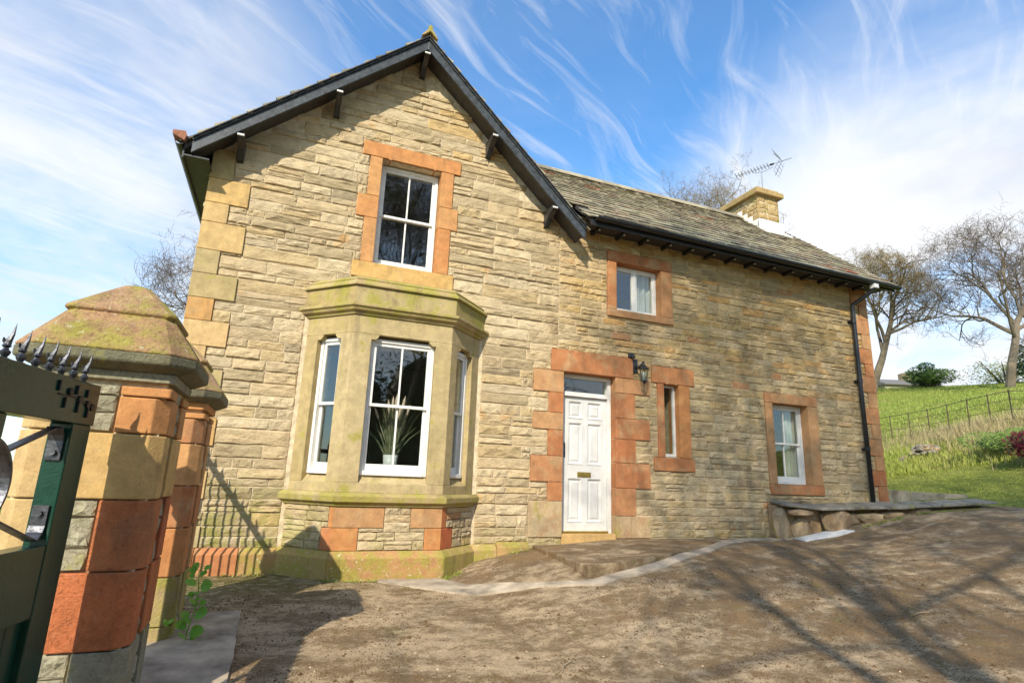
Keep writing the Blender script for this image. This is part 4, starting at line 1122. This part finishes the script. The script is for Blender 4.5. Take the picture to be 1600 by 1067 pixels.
pillar('gate_pillar', 'farther sandstone gate pillar, with the leafy green weed at its foot', -.945, -2.72, -.56, [1.25, 1.20, 1.0, .67, .35, -.01, -.36, -.62], 2,
       ['orange_sandstone', 'red_sandstone', 'orange_sandstone', 'red_sandstone', 'orange_sandstone', 'mossy_sandstone', 'mossy_sandstone'])

# ------------------------------------------------------------------ gate
GA = Vector((-.906, -4.5, 0)); GD = Vector((-.18, -1, 0)).normalized(); GN = Vector((-GD.y, GD.x, 0))   # GN points to +x
gt = thing('wooden_gate', 'dark green timber gate with iron ring panels and spikes along its top rail', 'gate', tuple(GA))
def G(s, d, z): return GA+GD*s+GN*d+Vector((0, 0, z))
def gbox(nm, m, s0, s1, d0, d1, z0, z1, par=gt, bev=.005):
    q = MB(); q.hexa([G(s0, d0, z0), G(s1, d0, z0), G(s1, d1, z0), G(s0, d1, z0), G(s0, d0, z1), G(s1, d0, z1), G(s1, d1, z1), G(s0, d1, z1)])
    q.f = [f[::-1] for f in q.f]
    return q.build(nm, m, par, bevel=bev)
TK = .10; gl = 1.36
gbox('hinge_stile', 'green_paint', .0, .17, -TK, .0, -.46, 1.0)
gbox('closing_stile', 'green_paint', gl-.17, gl, -TK, 0, -.46, 1.0)
gbox('top_rail', 'green_paint', -.01, gl+.01, -TK-.004, .006, 1.0, 1.205)
gbox('middle_rail', 'green_paint', .171, gl-.171, -TK+.004, -.003, .135, .445)
gbox('bottom_rail', 'green_paint', .171, gl-.171, -TK+.004, -.003, -.42, -.20)
gbox('muntin', 'green_paint', .64, .74, -TK+.01, -.01, .90, .999); gbox('muntin', 'green_paint', .64, .74, -TK+.01, -.01, .446, .54)
for k in range(9):
    a = .172+k*(gl-.344)/9; gbox('board', 'green_paint', a+.002, a+(gl-.344)/9-.002, -.07, -.03, -.199, .134, bev=.004)
def band(q, pts, w0, w1, th):     # flat iron bar following pts in the gate plane; w0..w1 is its extent across the gate
    n = len(pts)
    for i in range(n-1):
        (s0, z0), (s1, z1) = pts[i], pts[i+1]; t = Vector((s1-s0, z1-z0)).normalized(); nn = Vector((-t.y, t.x))*th/2
        P = [(s0-nn.x, z0-nn.y), (s1-nn.x, z1-nn.y), (s1+nn.x, z1+nn.y), (s0+nn.x, z0+nn.y)]
        q.hexa([G(P[0][0], w0, P[0][1]), G(P[1][0], w0, P[1][1]), G(P[1][0], w1, P[1][1]), G(P[0][0], w1, P[0][1]),
                G(P[3][0], w0, P[3][1]), G(P[2][0], w0, P[2][1]), G(P[2][0], w1, P[2][1]), G(P[3][0], w1, P[3][1])])
cs, cz = .68, .72
q = MB(); band(q, [(cs+.185*math.cos(a*math.pi/24), cz+.185*math.sin(a*math.pi/24)) for a in range(49)], -.075, -.025, .012); q.build('iron_ring', 'wrought_iron', gt)
for sx, sz in ((-1, 1), (-1, -1), (1, 1), (1, -1)):
    q = MB(); ex = .215 if sx < 0 else gl-.215; ez = .975 if sz > 0 else .47
    a0 = (cs+.13*sx, cz+.13*sz)
    band(q, [a0, (ex, ez)], -.07, -.03, .010)
    q.build('iron_brace', 'wrought_iron', gt)
    q = MB(); e2 = .178 if sx < 0 else gl-.178
    band(q, [(ex, ez), (e2-sx*.008, ez-sz*.03), (e2, ez-sz*.06), (e2, ez-sz*.15)], -.085, -.02, .010)
    q.build('brace_foot', 'wrought_iron', gt)
    q = MB(); c = G(e2-sx*.008, -.05, ez-sz*.115); q.tube([c, c+GD*(-sx*.012)], .014, 8); q.build('bolt_or_spot', 'wrought_iron', gt)
for k in range(13):
    s = .06+k*.103; q = MB(); b = G(s, -.05, 1.205)
    q.lathe([(.022, 0), (.022, .008), (.010, .014), (.018, .028), (.020, .036), (.010, .046), (.009, .052), (.017, .060), (.012, .068)], tuple(b), 8)
    q.tube([b+Vector((0, 0, .062)), b+Vector((.004, 0, .085)), b+Vector((.012, 0, .11)), b+Vector((.016, 0, .155))], [.014, .012, .007, .001], 6)
    q.tube([b+Vector((.0, 0, .066)), b+Vector((-.012, -.004, .08)), b+Vector((-.012, -.01, .092))], [.008, .007, .003], 5)
    q.build('spike', 'wrought_iron', gt)
for (s, z, w, h) in ((.37, 1.155, .012, .05), (.30, 1.085, .012, .05), (.215, 1.155, .012, .045), (.185, 1.075, .012, .05), (.12, 1.15, .012, .04), (.09, 1.06, .012, .05)):  # dark dashes on the rail face, added as thin black pieces
    gbox('dark_dash', 'black_iron', s-w/2, s+w/2, .006, .016, z-h/2, z+h/2, bev=.003)
for (s, z) in ((.27, 1.14), (.175, 1.115), (.095, 1.10), (.05, 1.09)):  # round dark spots on the rail face, added as black discs
    q = MB(); q.tube([G(s, .006, z), G(s, .015, z)], .018, 10); q.build('bolt_or_spot', 'black_iron', gt)
gbox('dark_line', 'black_iron', .19, .36, .006, .010, 1.115, 1.123, bev=0); gbox('dark_line', 'black_iron', .05, .20, .006, .010, 1.10, 1.108, bev=0)  # thin dark lines on the rail face, added as black strips
for z in (-.30,):
    q = MB(); q.tube([G(.02, -.05, z), G(-.10, -.05, z), (-.92, -4.18, z)], .018, 8); q.build('hinge_pin', 'black_iron', gt)

# wicket railing between the farther pillar and the cottage (throws the barred shadow on the wall)
rl = thing('spiked_railing', 'slim black spiked railing between the farther pillar and the cottage wall', 'railing', (-1.15, -1.2, -.45))
xr_ = -.98
q = MB(); q.box(xr_-.02, xr_+.02, -2.0, -.02, 1.10, 1.16); q.build('top_rail', 'black_iron', rl)
q = MB(); q.box(xr_-.02, xr_+.02, -2.0, -.02, -.36, -.31); q.build('bottom_rail', 'black_iron', rl)
for k in range(14):
    y = -.12-k*.14; q = MB(); q.tube([(xr_, y, -.45), (xr_, y, 1.12)], .012, 6); o = q.build('bar', 'black_iron', rl)
    q = MB(); q.tube([(xr_, y, 1.16), (xr_, y, 1.19), (xr_, y, 1.21), (xr_, y, 1.29)], [.012, .022, .016, .002], 6); q.build('bar_spike', 'black_iron', rl)

# ------------------------------------------------------------------ low ledge by the wall
le = thing('stone_ledge', 'low flagstone ledge on rough stones under the ground floor sash', 'stone ledge', (10.5, -.4, 0))
path = [(8.0, -.02, .615), (8.15, -.30, .575), (8.85, -.50, .525), (10.35, -.62, .575), (11.7, -.72, .645), (13.05, -.92, .725)]
nseg = 0
for a, b in zip(path[1:], path[2:]):
    n = max(1, int((b[0]-a[0])/.62))
    for i in range(n):
        t0, t1 = i/n, (i+1)/n; g_ = .004
        P0 = [a[k]+(b[k]-a[k])*t0 for k in range(3)]; P1 = [a[k]+(b[k]-a[k])*t1 for k in range(3)]
        dz = rnd.uniform(-.006, .006); th = rnd.uniform(.045, .06); j = rnd.uniform(-.02, .02)
        yb = -.045 if P1[0] < 11.2 else P1[1]+.42
        q = MB(); q.hexa([(P0[0]+g_, P0[1]+j, P0[2]+dz-th), (P1[0]-g_, P1[1]+j, P1[2]+dz-th), (P1[0]-g_, yb, P1[2]+dz-th+.05), (P0[0]+g_, yb, P0[2]+dz-th+.05),
                          (P0[0]+g_, P0[1]+j, P0[2]+dz), (P1[0]-g_, P1[1]+j, P1[2]+dz), (P1[0]-g_, yb, P1[2]+dz+.05), (P0[0]+g_, yb, P0[2]+dz+.05)])
        q.build('flagstone', 'flagstone', le, bevel=.014)
def rock(q, c, sx, sy, sz, seed, n=2):
    import bmesh
    bm = bmesh.new(); bmesh.ops.create_icosphere(bm, subdivisions=n, radius=1)
    for v in bm.verts:
        d = 1+.30*noise.noise(v.co*1.2+Vector((seed*5.1, 0, 0)))+.12*noise.noise(v.co*3+Vector((0, seed*3.7, 0)))
        m = max(abs(v.co.x), abs(v.co.y), abs(v.co.z)); v.co = v.co*(.65+.35/m)*d if m else v.co
        v.co = Vector((v.co.x*sx, v.co.y*sy, v.co.z*sz))+Vector(c)
    q.add([v.co for v in bm.verts], [tuple(v.index for v in f.verts) for f in bm.faces]); bm.free()
for i, (x, y, z, sx, sy, sz) in enumerate(((8.22, -.16, .22, .17, .13, .30), (8.55, -.33, .43, .30, .12, .06), (8.62, -.22, .16, .16, .1, .22), (9.30, -.40, .27, .30, .16, .24), (9.68, -.36, .34, .16, .12, .12), (10.05, -.44, .36, .30, .14, .10), (10.7, -.46, .43, .34, .13, .10), (11.4, -.5, .50, .36, .13, .08))):
    q = MB(); rock(q, (x, y, z), sx, sy, sz, i+1); q.build('rough_stone', 'boulder', le)
q = MB(); q.hexa([(8.1, -.15, -.1), (12.9, -.70, .45), (12.9, -.04, .45), (8.1, -.04, -.1), (8.1, -.15, .54), (12.9, -.70, .64), (12.9, -.04, .62), (8.1, -.04, .54)]); q.build('packed_earth', 'boulder', le)
# second darker wall at the foot of the lawn
lw = thing('lawn_edging', 'dark low stone edging wall at the foot of the lawn past the house corner', 'edging wall', (12.5, 1.6, .6))
pp = [(11.35, .9, .90), (12.2, .95, .90), (13.1, .7, .86), (13.9, .2, .84)]
for a, b in zip(pp, pp[1:]):
    for i in range(2):
        t0, t1 = i/2, (i+1)/2; P0 = [a[k]+(b[k]-a[k])*t0 for k in range(3)]; P1 = [a[k]+(b[k]-a[k])*t1 for k in range(3)]
        q = MB(); q.hexa([(P0[0]+.004, P0[1]-.12, .4), (P1[0]-.004, P1[1]-.12, .4), (P1[0]-.004, P1[1]+.12, .4), (P0[0]+.004, P0[1]+.12, .4), (P0[0]+.004, P0[1]-.12, P0[2]), (P1[0]-.004, P1[1]-.12, P1[2]), (P1[0]-.004, P1[1]+.12, P1[2]), (P0[0]+.004, P0[1]+.12, P0[2])])
        q.build('edging_stone', 'flagstone', lw, bevel=.012)

# ------------------------------------------------------------------ polar placing helper (distance and bearing from the gate)
def pol(r, az, dz=0.0):
    x = r*math.sin(math.radians(az)); y = -8+r*math.cos(math.radians(az)); return Vector((x, y, hgt(x, y)+dz))

# stone pile on the lawn
sp = thing('stone_heap', 'heap of loose grey stones lying at the foot of the grassy bank', 'stone heap', tuple(pol(23, 57.4)))
R4 = random.Random(9)
for i in range(34):
    s = abs(R4.gauss(0, .5)); a = R4.uniform(0, 6.28); lv = R4.random()*max(0, .42-s*.45)
    c = pol(23+math.sin(a)*s*.5, 57.45+math.cos(a)*s*1.5, .06+lv); q = MB(); rock(q, c, R4.uniform(.10, .22), R4.uniform(.08, .16), R4.uniform(.05, .10), i+30, 1); q.build('loose_stone', 'flagstone' if i % 3 else 'boulder', sp)

# estate fence along the bank
fe = thing('estate_fence', 'thin iron estate fence with long rails climbing along the grassy bank', 'fence', tuple(pol(29, 56)))
fpts = [pol(32.0-(az-52)*.72, az) for az in np.arange(51.5, 67, 1.3)]
for p in fpts:
    q = MB(); q.box(p.x-.014, p.x+.014, p.y-.014, p.y+.014, p.z-.2, p.z+1.22); q.build('fence_post', 'rusty_iron', fe)
for k, hz in enumerate((.30, .60, .90, 1.17)):
    q = MB(); q.tube([p+Vector((0, 0, hz)) for p in fpts], .008 if k < 3 else .012, 5); q.build('fence_rail', 'rusty_iron', fe)

# ------------------------------------------------------------------ grasses
def blades(name, n, r0, r1, a0, a1, m, hr, wr_, lean, label, cat, seed, clump=3, dens=None, spread=.08):
    R = random.Random(seed); V = []; Fc = []; RR = []; k = 0
    while k < n:
        r = math.sqrt(R.uniform(r0*r0, r1*r1)); az = R.uniform(a0, a1)
        if dens and R.random() > dens(r, az): k += 1; continue
        p = pol(r, az, -.01); k += 1; rr = R.random()
        if math.hypot(p.x, p.y+8) < 15.1: continue
        if abs(p.x-12.5) < 1.5 and p.y < 1.1 and p.x < 13.9 and p.y > -.9: continue
        for _ in range(clump):
            w = R.uniform(0, 6.28); h = R.uniform(*hr); wd = R.uniform(*wr_); b = p+Vector((R.uniform(-spread, spread), R.uniform(-spread, spread), 0))
            d = Vector((math.cos(w), math.sin(w), 0)); s = Vector((-d.y, d.x, 0))*wd; tip = b+d*h*R.uniform(0, lean)+Vector((0, 0, h)); mid = b+d*h*R.uniform(0, lean)*.35+Vector((0, 0, h*.55))
            i = len(V); V += [b-s, b+s, mid+s*.7, mid-s*.7, tip]; Fc += [(i, i+1, i+2, i+3), (i+3, i+2, i+4)]; RR += [min(.999, max(0, rr+R.uniform(-.15, .15)))]*5
    o = mesh_obj(name, V, Fc, m, rattr=RR); tag(o, label, cat, kind='stuff')
def band_d(r, az):   # near the fence line
    f = 32.0-(az-52)*.72; return math.exp(-((r-f+1.0)/2.4)**2)
blades('lawn_grass', 24000, 13.8, 27, 50, 68, 'lawn_blade', (.015, .042), (.006, .012), .9, 'short bright green grass of the lawn', 'grass', 1, 3)
blades('bank_grass', 9000, 20, 32, 51, 68, 'lawn_blade', (.08, .24), (.008, .018), .7, 'longer tufted green grass on the bank below the fence', 'grass', 2, 3, spread=.14)
blades('field_grass', 20000, 28, 64, 50, 68, 'field_blade', (.07, .18), (.012, .026), .8, 'rough green pasture grass on the hill above the fence', 'grass', 3, 3, spread=.25)
blades('dry_grass', 13000, 19, 38, 50.5, 68, 'straw', (.22, .62), (.006, .012), .75, 'tall straw coloured dry grass and stems along the fence', 'dry grass', 4, 3, dens=lambda r, az: band_d(r, az)*(.18+.82*sstep(54.5, 60, az)), spread=.18)

# ------------------------------------------------------------------ trees
def make_tree(name, label, base, H, seed, spread=.75, levels=5, kids=(5, 5, 5, 4, 4), r0=.32, trunk=.22, lean=(0, 0), gravity=.0, cat='tree', twigm='twig', group=None, flat=.75, tipf=1.0, rmin=.011):
    R = random.Random(seed); b = Vector(base); root = thing(name, label, cat, tuple(b), group)
    T = MB(); C = MB()
    cc = b+Vector((lean[0], lean[1], H*(trunk+1)/2*1.0)); rad = Vector((H*spread*.5, H*spread*.5, H*(1-trunk)*.52))
    def inside(p):
        q = p-cc; return (q.x/rad.x)**2+(q.y/rad.y)**2+(q.z/rad.z)**2
    def grow(p, d, L, r, lv):
        n = 4 if lv < levels-1 else 3; pts = [p]; rs = [r]; dd = d.copy()
        for i in range(n):
            jit = .16+.06*lv
            dd = (dd+Vector((R.gauss(0, jit), R.gauss(0, jit), R.gauss(0, jit)+(.06 if lv < 3 else .09)))).normalized()
            p = p+dd*(L/n); pts.append(p); rs.append(r*(1-.55*(i+1)/n))
        mb = T if lv < 3 else C
        mb.tube(pts, rs, 8 if lv == 0 else (6 if lv < 2 else (4 if lv < 4 else 3)), cap=False)
        if lv >= levels-1: return
        nk = kids[lv]
        for k in range(nk):
            t = .35+.65*(k+1)/nk if lv else .5+.5*(k+1)/nk
            f = t*n; i = min(n-1, int(f)); q = pts[i].lerp(pts[i+1], f-i)
            a = R.uniform(0, 6.28)+k*2.4; dv = (pts[i+1]-pts[i]).normalized()
            o1 = dv.orthogonal().normalized(); o2 = dv.cross(o1)
            ang = R.uniform(.45, .95) if lv else R.uniform(.5, 1.0)
            nd = (dv*math.cos(ang)+(o1*math.cos(a)+o2*math.sin(a))*math.sin(ang))
            nd.z = nd.z*flat+.12 if lv else nd.z
            nd.normalize()
            nl = L*R.uniform(.58, .78) if lv else H*R.uniform(.34, .46)
            if inside(q+nd*nl) > 1.25 and lv < levels-1:
                nd = (nd+(cc-q).normalized()*.6).normalized(); nl *= .72
            if lv == levels-2: nl *= tipf
            grow(q, nd, nl, max(rmin, rs[i]*R.uniform(.5, .68)), lv+1)
    # main stem
    grow(b-Vector((0, 0, .3)), Vector((lean[0]/H, lean[1]/H, 1)).normalized(), H*.62, r0, 0)
    av = np.array(T.v+C.v)-np.array(b); top = np.percentile(av[:, 2], 99.7); kz = H/top
    kx = spread*H/2/np.percentile(np.hypot(av[:, 0]-lean[0], av[:, 1]-lean[1]), 98)
    for mb in (T, C): mb.v = [(b.x+(v[0]-b.x)*kx, b.y+(v[1]-b.y)*kx, b.z+(v[2]-b.z)*kz) for v in mb.v]
    T.build('trunk', 'bark_pale', root); C.build('crown', twigm, root)
    return root
make_tree('bare_tree', 'bare spring tree behind the left end of the cottage', pol(34, -6.0), 15.2, 21, .88, 6, (8, 6, 5, 5, 4), .34, .2, group=None)
make_tree('bare_tree', 'bare tree whose dome of twigs shows above the roof by the chimney', pol(44, 41.0), 22.0, 22, .66, 6, (7, 6, 5, 5, 5), .45, .3, twigm='bud_twig')
make_tree('bare_tree', 'spreading bare tree just right of the house corner, budding yellowish at top', pol(56, 54.2), 12.6, 23, 1.02, 6, (8, 6, 5, 5, 5), .42, .2, twigm='bud_twig')
make_tree('bare_tree', 'large bare tree with a thick forked trunk at the right edge on the hill', pol(50, 63.3), 12.2, 24, 1.0, 6, (9, 6, 5, 5, 5), .37, .18)
# trees behind the viewer: their branches shade the drive and wing and show in the panes
make_tree('bare_tree', 'tall bare tree behind the viewer whose branch shadows cross the drive', (-.4, -17.0, -.6), 19.8, 25, .74, 6, (9, 6, 5, 5, 4), .23, .25, rmin=.010, group='bare trees behind the viewer')
make_tree('bare_tree', 'tall bare tree behind the viewer mirrored in the gable window panes', (4.8, -18.5, -.4), 18.5, 26, .70, 6, (9, 6, 5, 5, 4), .18, .2, group='bare trees behind the viewer')

def leaf_cloud(mb, c, rad, n, ls, R, lumps=9, fill=.55):
    cs = [(Vector((R.gauss(0, 1), R.gauss(0, 1), R.gauss(0, 1))).normalized()*R.uniform(.25, .75), R.uniform(.3, .55)) for _ in range(lumps)]
    for i in range(n):
        cc, rr = cs[R.randrange(lumps)]; d = Vector((R.gauss(0, 1), R.gauss(0, 1), R.gauss(0, 1))).normalized()*rr*R.uniform(fill, 1.08)**.5
        p = cc+d; p = Vector((p.x*rad[0], p.y*rad[1], p.z*rad[2]))+Vector(c)
        a = Vector((R.gauss(0, 1), R.gauss(0, 1), R.gauss(0, .6))).normalized(); b = a.orthogonal().normalized(); s = ls*R.uniform(.6, 1.3)
        mb.add([p-a*s, p-b*s*.4, p+a*s, p+b*s*.4], [(0, 1, 2, 3)], min(.999, max(0, .5+.4*p.normalized().z*0+R.uniform(-.5, .5))))
def shrub(name, label, cat, base, rad, n, ls, leafm, seed, stem=True, group=None, dense=False):
    R = random.Random(seed); b = Vector(base); root = thing(name, label, cat, tuple(b), group)
    mb = MB(); c = b+Vector((0, 0, rad[2]*.95)); leaf_cloud(mb, c, (rad[0]*1.25, rad[1]*1.25, rad[2]*1.15), n, ls, R, 14); mb.build('foliage', leafm, root)
    if dense:
        q = MB(); rock(q, c, rad[0]*.85, rad[1]*.85, rad[2]*.85, seed, 3); q.build('inner_foliage', leafm, root)
    q = MB()
    for i in range(7):
        a = i*.9; e = c+Vector((math.cos(a)*rad[0]*.7, math.sin(a)*rad[1]*.7, R.uniform(-.1, .6)*rad[2])); q.tube([b-Vector((0, 0, .1)), b.lerp(e, .5)+Vector((0, 0, .1)), e], [.05*rad[2], .03*rad[2], .01*rad[2]], 5, cap=False)
    q.build('stem', 'bark_pale', root); return root
shrub('round_bush', 'round dark green bush on the skyline between the bare trees', 'bush', pol(60, 58.5, -.2), (1.7, 1.7, 1.15), 5200, .13, 'bush_leaf', 1)
shrub('pale_leafing_tree', 'low tree with pale yellow-green new leaves behind the big bare trunk', 'tree', pol(62, 63.2, -.4), (2.9, 2.6, 2.2), 4200, .10, 'spring_leaf', 2)
shrub('evergreen_tree', 'dark evergreen at the right edge on the hill', 'tree', pol(57, 66.0, -.2), (1.9, 1.9, 3.2), 7000, .15, 'evergreen_leaf', 3)
shrub('red_shrub', 'dark red leaved shrub at the right edge of the bank', 'shrub', pol(19, 65.9, 0.15), (.85, .85, .62), 5200, .045, 'red_leaf', 4)
shrub('green_shrub', 'low dark green bramble on the bank beside the red shrub', 'shrub', pol(21, 63.2, -.15), (1.1, .9, .42), 4200, .05, 'bush_leaf', 5)
for i, (x, y, rx, rz) in enumerate(((-9, -22, 3.4, 3.6), (-3.5, -23, 3.4, 4.2), (2.2, -24, 3.6, 3.9), (8, -24, 3.4, 4.3), (14, -23, 3.4, 3.8), (20, -20, 3.4, 4.2))):
    shrub('hedge_shrub', 'dark evergreen shrub in the row behind the viewer', 'shrub', (x, y, -.6), (rx, 2.0, rz), 7500, .12, 'hedge_leaf', 40+i, group='evergreen shrubs behind the viewer', dense=True)

# far house on the hill
fh = thing('far_house', 'distant low house roof with one chimney on the hill skyline', 'house', tuple(pol(74, 56.2)))
c = pol(74, 56.0); ang = math.radians(-20); Uf = Vector((math.cos(ang), math.sin(ang), 0)); Vf = Vector((-Uf.y, Uf.x, 0)); zb = CZ+74*.140
def hp(a, b, z): return Vector((c.x, c.y, 0))+Uf*a+Vf*b+Vector((0, 0, z))
q = MB(); q.prism([(-2.2, zb-3), (2.2, zb-3), (2.2, zb+.75), (-2.2, zb+.75)], lambda a, b, t: hp(t, a, b), -2.6, 3.4); q.build('wall', 'grey_rubble', fh)
q = MB(); q.prism([(-2.5, zb+.70), (2.5, zb+.70), (2.5, zb+.8), (0, zb+1.7), (-2.5, zb+.8)], lambda a, b, t: hp(t, a, b), -2.8, 3.6); rf = q.build('roof', 'roof_grey', fh)
q = MB(); q.prism([(-.4, zb+1.3), (.4, zb+1.3), (.4, zb+2.4), (-.4, zb+2.4)], lambda a, b, t: hp(t, a, b), .8, 1.7); q.build('chimney', 'boulder', rf)
q = MB(); q.prism([(-2.23, zb-.9), (-2.23, zb+.3), (-2.20, zb+.3), (-2.20, zb-.9)], lambda a, b, t: hp(t, a, b), -1.2, -.2); q.build('window', 'black_paint', fh)

# ------------------------------------------------------------------ weed at the pillar foot
wd = thing('climbing_weed', 'bright green heart-leaved weed growing at the foot of the farther gate pillar', 'weed', (-.47, -2.62, -.55))
R5 = random.Random(12)
stem = [Vector((-.50, -2.70, -.55)), Vector((-.49, -2.74, -.40)), Vector((-.46, -2.72, -.25)), Vector((-.455, -2.74, -.10)), Vector((-.475, -2.70, .02)), Vector((-.45, -2.70, .08))]
q = MB(); q.tube(stem, [.006, .005, .005, .004, .003, .002], 5); q.tube([stem[1], Vector((-.56, -2.8, -.33)), Vector((-.60, -2.83, -.30))], .003, 4); q.build('stem', 'bindweed_leaf', wd)
hv = [(0, .0), (.22, -.12), (.46, -.02), (.54, .26), (.46, .55), (.25, .78), (0, .90), (-.25, .78), (-.46, .55), (-.54, .26), (-.46, -.02), (-.22, -.12)]
for i in range(36):
    t = (i+.4)/33*5; k = min(4, int(t)); p = stem[k].lerp(stem[k+1], t-k) if i < 33 else Vector((-.58-.02*(i-33), -2.82, -.33+.02*(i-33)))
    s = (.082 if i < 24 else .052)*R5.uniform(.55, 1.15)
    ww = R5.uniform(-2.2, 2.2)-1.0*0; out = Vector((math.sin(ww), -abs(math.cos(ww))*.7, R5.uniform(-.1, .5))).normalized()
    up = Vector((R5.uniform(-.3, .3), -.75, .65)).normalized(); sd = out.cross(up).normalized(); nn = sd.cross(out)
    a = p+out*.03; q = MB()
    V = [a+out*s*.45+nn*s*.05] + [a+sd*(x_*s)+out*(y_*s)+nn*(-abs(x_)*s*.25-y_*y_*s*.18) for x_, y_ in hv]
    q.add(V, [(0, j+1, (j+1) % 12+1) for j in range(12)]); q.tube([p, a], .002, 3); q.build('leaf', 'bindweed_leaf', wd)

# loose grit, twigs and dead leaves on the drive
def scatter(name, n, m, label, cat, seed, sz, hh, fn):
    R = random.Random(seed); V = []; Fc = []; RR = []
    for i in range(n):
        u = R.random(); d = 1.6+8.0*u**1.25; a = R.uniform(math.radians(-18), math.radians(66))
        x = d*math.sin(a); y = -8+d*math.cos(a)+.6
        if y > -.15 or x < -1.5 or (3.3 < x < 6.6 and y > -2.1) or R.random() > fn(x, y): continue
        s = R.uniform(*sz)*(1+(R.random() < .04)*1.3); z = dh(x, y)-.001; b = len(V); t = R.uniform(0, 6.28); rr = R.random()
        V += [(x+s*math.cos(t), y+s*math.sin(t), z), (x+s*math.cos(t+2.1), y+s*math.sin(t+2.1), z), (x+s*.9*math.cos(t+4.2), y+s*.9*math.sin(t+4.2), z), (x, y, z+s*R.uniform(*hh))]
        Fc += [(b, b+1, b+3), (b+1, b+2, b+3), (b+2, b, b+3)]; RR += [rr]*4
    o = mesh_obj(name, V, Fc, m, rattr=RR); tag(o, label, cat, kind='stuff')
def mossy(x, y):
    v = noise.fractal(Vector((x*.9, y*1.5, 4.2)), .9, 2.1, 5)
    return min(1, max(.05, .42+v*1.7+(.14 if x > 3 else 0)))
scatter('moss_clumps', 52000, 'moss_brown', 'dark brown moss crumbs speckling the drive', 'moss', 78, (.004, .013), (.35, .8), mossy)
scatter('loose_grit', 17000, 'grit_pale', 'pale loose grit and bits of dead leaf scattered over the drive', 'grit', 77, (.0025, .0065), (.4, .9), lambda x, y: 1.05-mossy(x, y)*.7)
o = bpy.data.objects.get('loose_grit')
for (x, y, a, l, lab) in ((6.1, -3.9, .2, .22, 'pale broken twig lying on the drive at the right'), (2.2, -3.8, .9, .20, 'thin pale twig lying on the drive in the lower middle')):
    q = MB(); p = Vector((x, y, dh(x, y)+.012)); d = Vector((math.cos(a), math.sin(a), 0)); n_ = Vector((-d.y, d.x, 0))
    q.tube([p-d*l, p-d*l*.3+n_*.02, p+d*l*.4-n_*.01, p+d*l+n_*.03], [.004, .006, .006, .002], 5); q.tube([p+d*l*.3, p+d*l*.7+n_*.08+Vector((0, 0, .01))], [.004, .001], 4)
    tag(q.build('twig', 'litter'), lab, 'twig')

# small weeds and moss growing along the foot of the walls
V = []; Fc = []; RR = []; R7 = random.Random(31)
line = [(-1.2, -.12), (.0, -.14), (.42, -.45), (.66, -.72), (2.08, -.72), (2.5, -.30), (2.72, -.14), (3.45, -.14)]
line2 = [(6.7, -.08), (8.1, -.10), (8.6, -.42), (9.4, -.62), (10.6, -.72), (12.4, -.95)]
for ln, cnt in ((line, 420), (line2, 520)):
    for i in range(cnt):
        t = R7.random()*(len(ln)-1); k = int(t); x = ln[k][0]+(ln[k+1][0]-ln[k][0])*(t-k)+R7.gauss(0, .02); y = ln[k][1]+(ln[k+1][1]-ln[k][1])*(t-k)-abs(R7.gauss(0, .035))
        if noise.noise(Vector((x*2.1, y*2, 9))) < -.05: continue
        z = dh(x, y)-.005; rr = R7.random()
        for _ in range(4):
            w = R7.uniform(0, 6.28); h = R7.uniform(.012, .05); d = Vector((math.cos(w), math.sin(w), 0)); sd = Vector((-d.y, d.x, 0))*R7.uniform(.003, .008); b = Vector((x, y, z))+d*R7.uniform(0, .015)
            i0 = len(V); V += [b-sd, b+sd, b+d*h*.5+sd*.7+Vector((0, 0, h*.6)), b+d*h*.9+Vector((0, 0, h))]; Fc.append((i0, i0+1, i0+2, i0+3)); RR += [rr]*4
o = mesh_obj('wall_foot_weeds', V, Fc, 'lawn_blade', rattr=RR); tag(o, 'tiny weeds and moss tufts along the foot of the walls', 'weeds', kind='stuff')
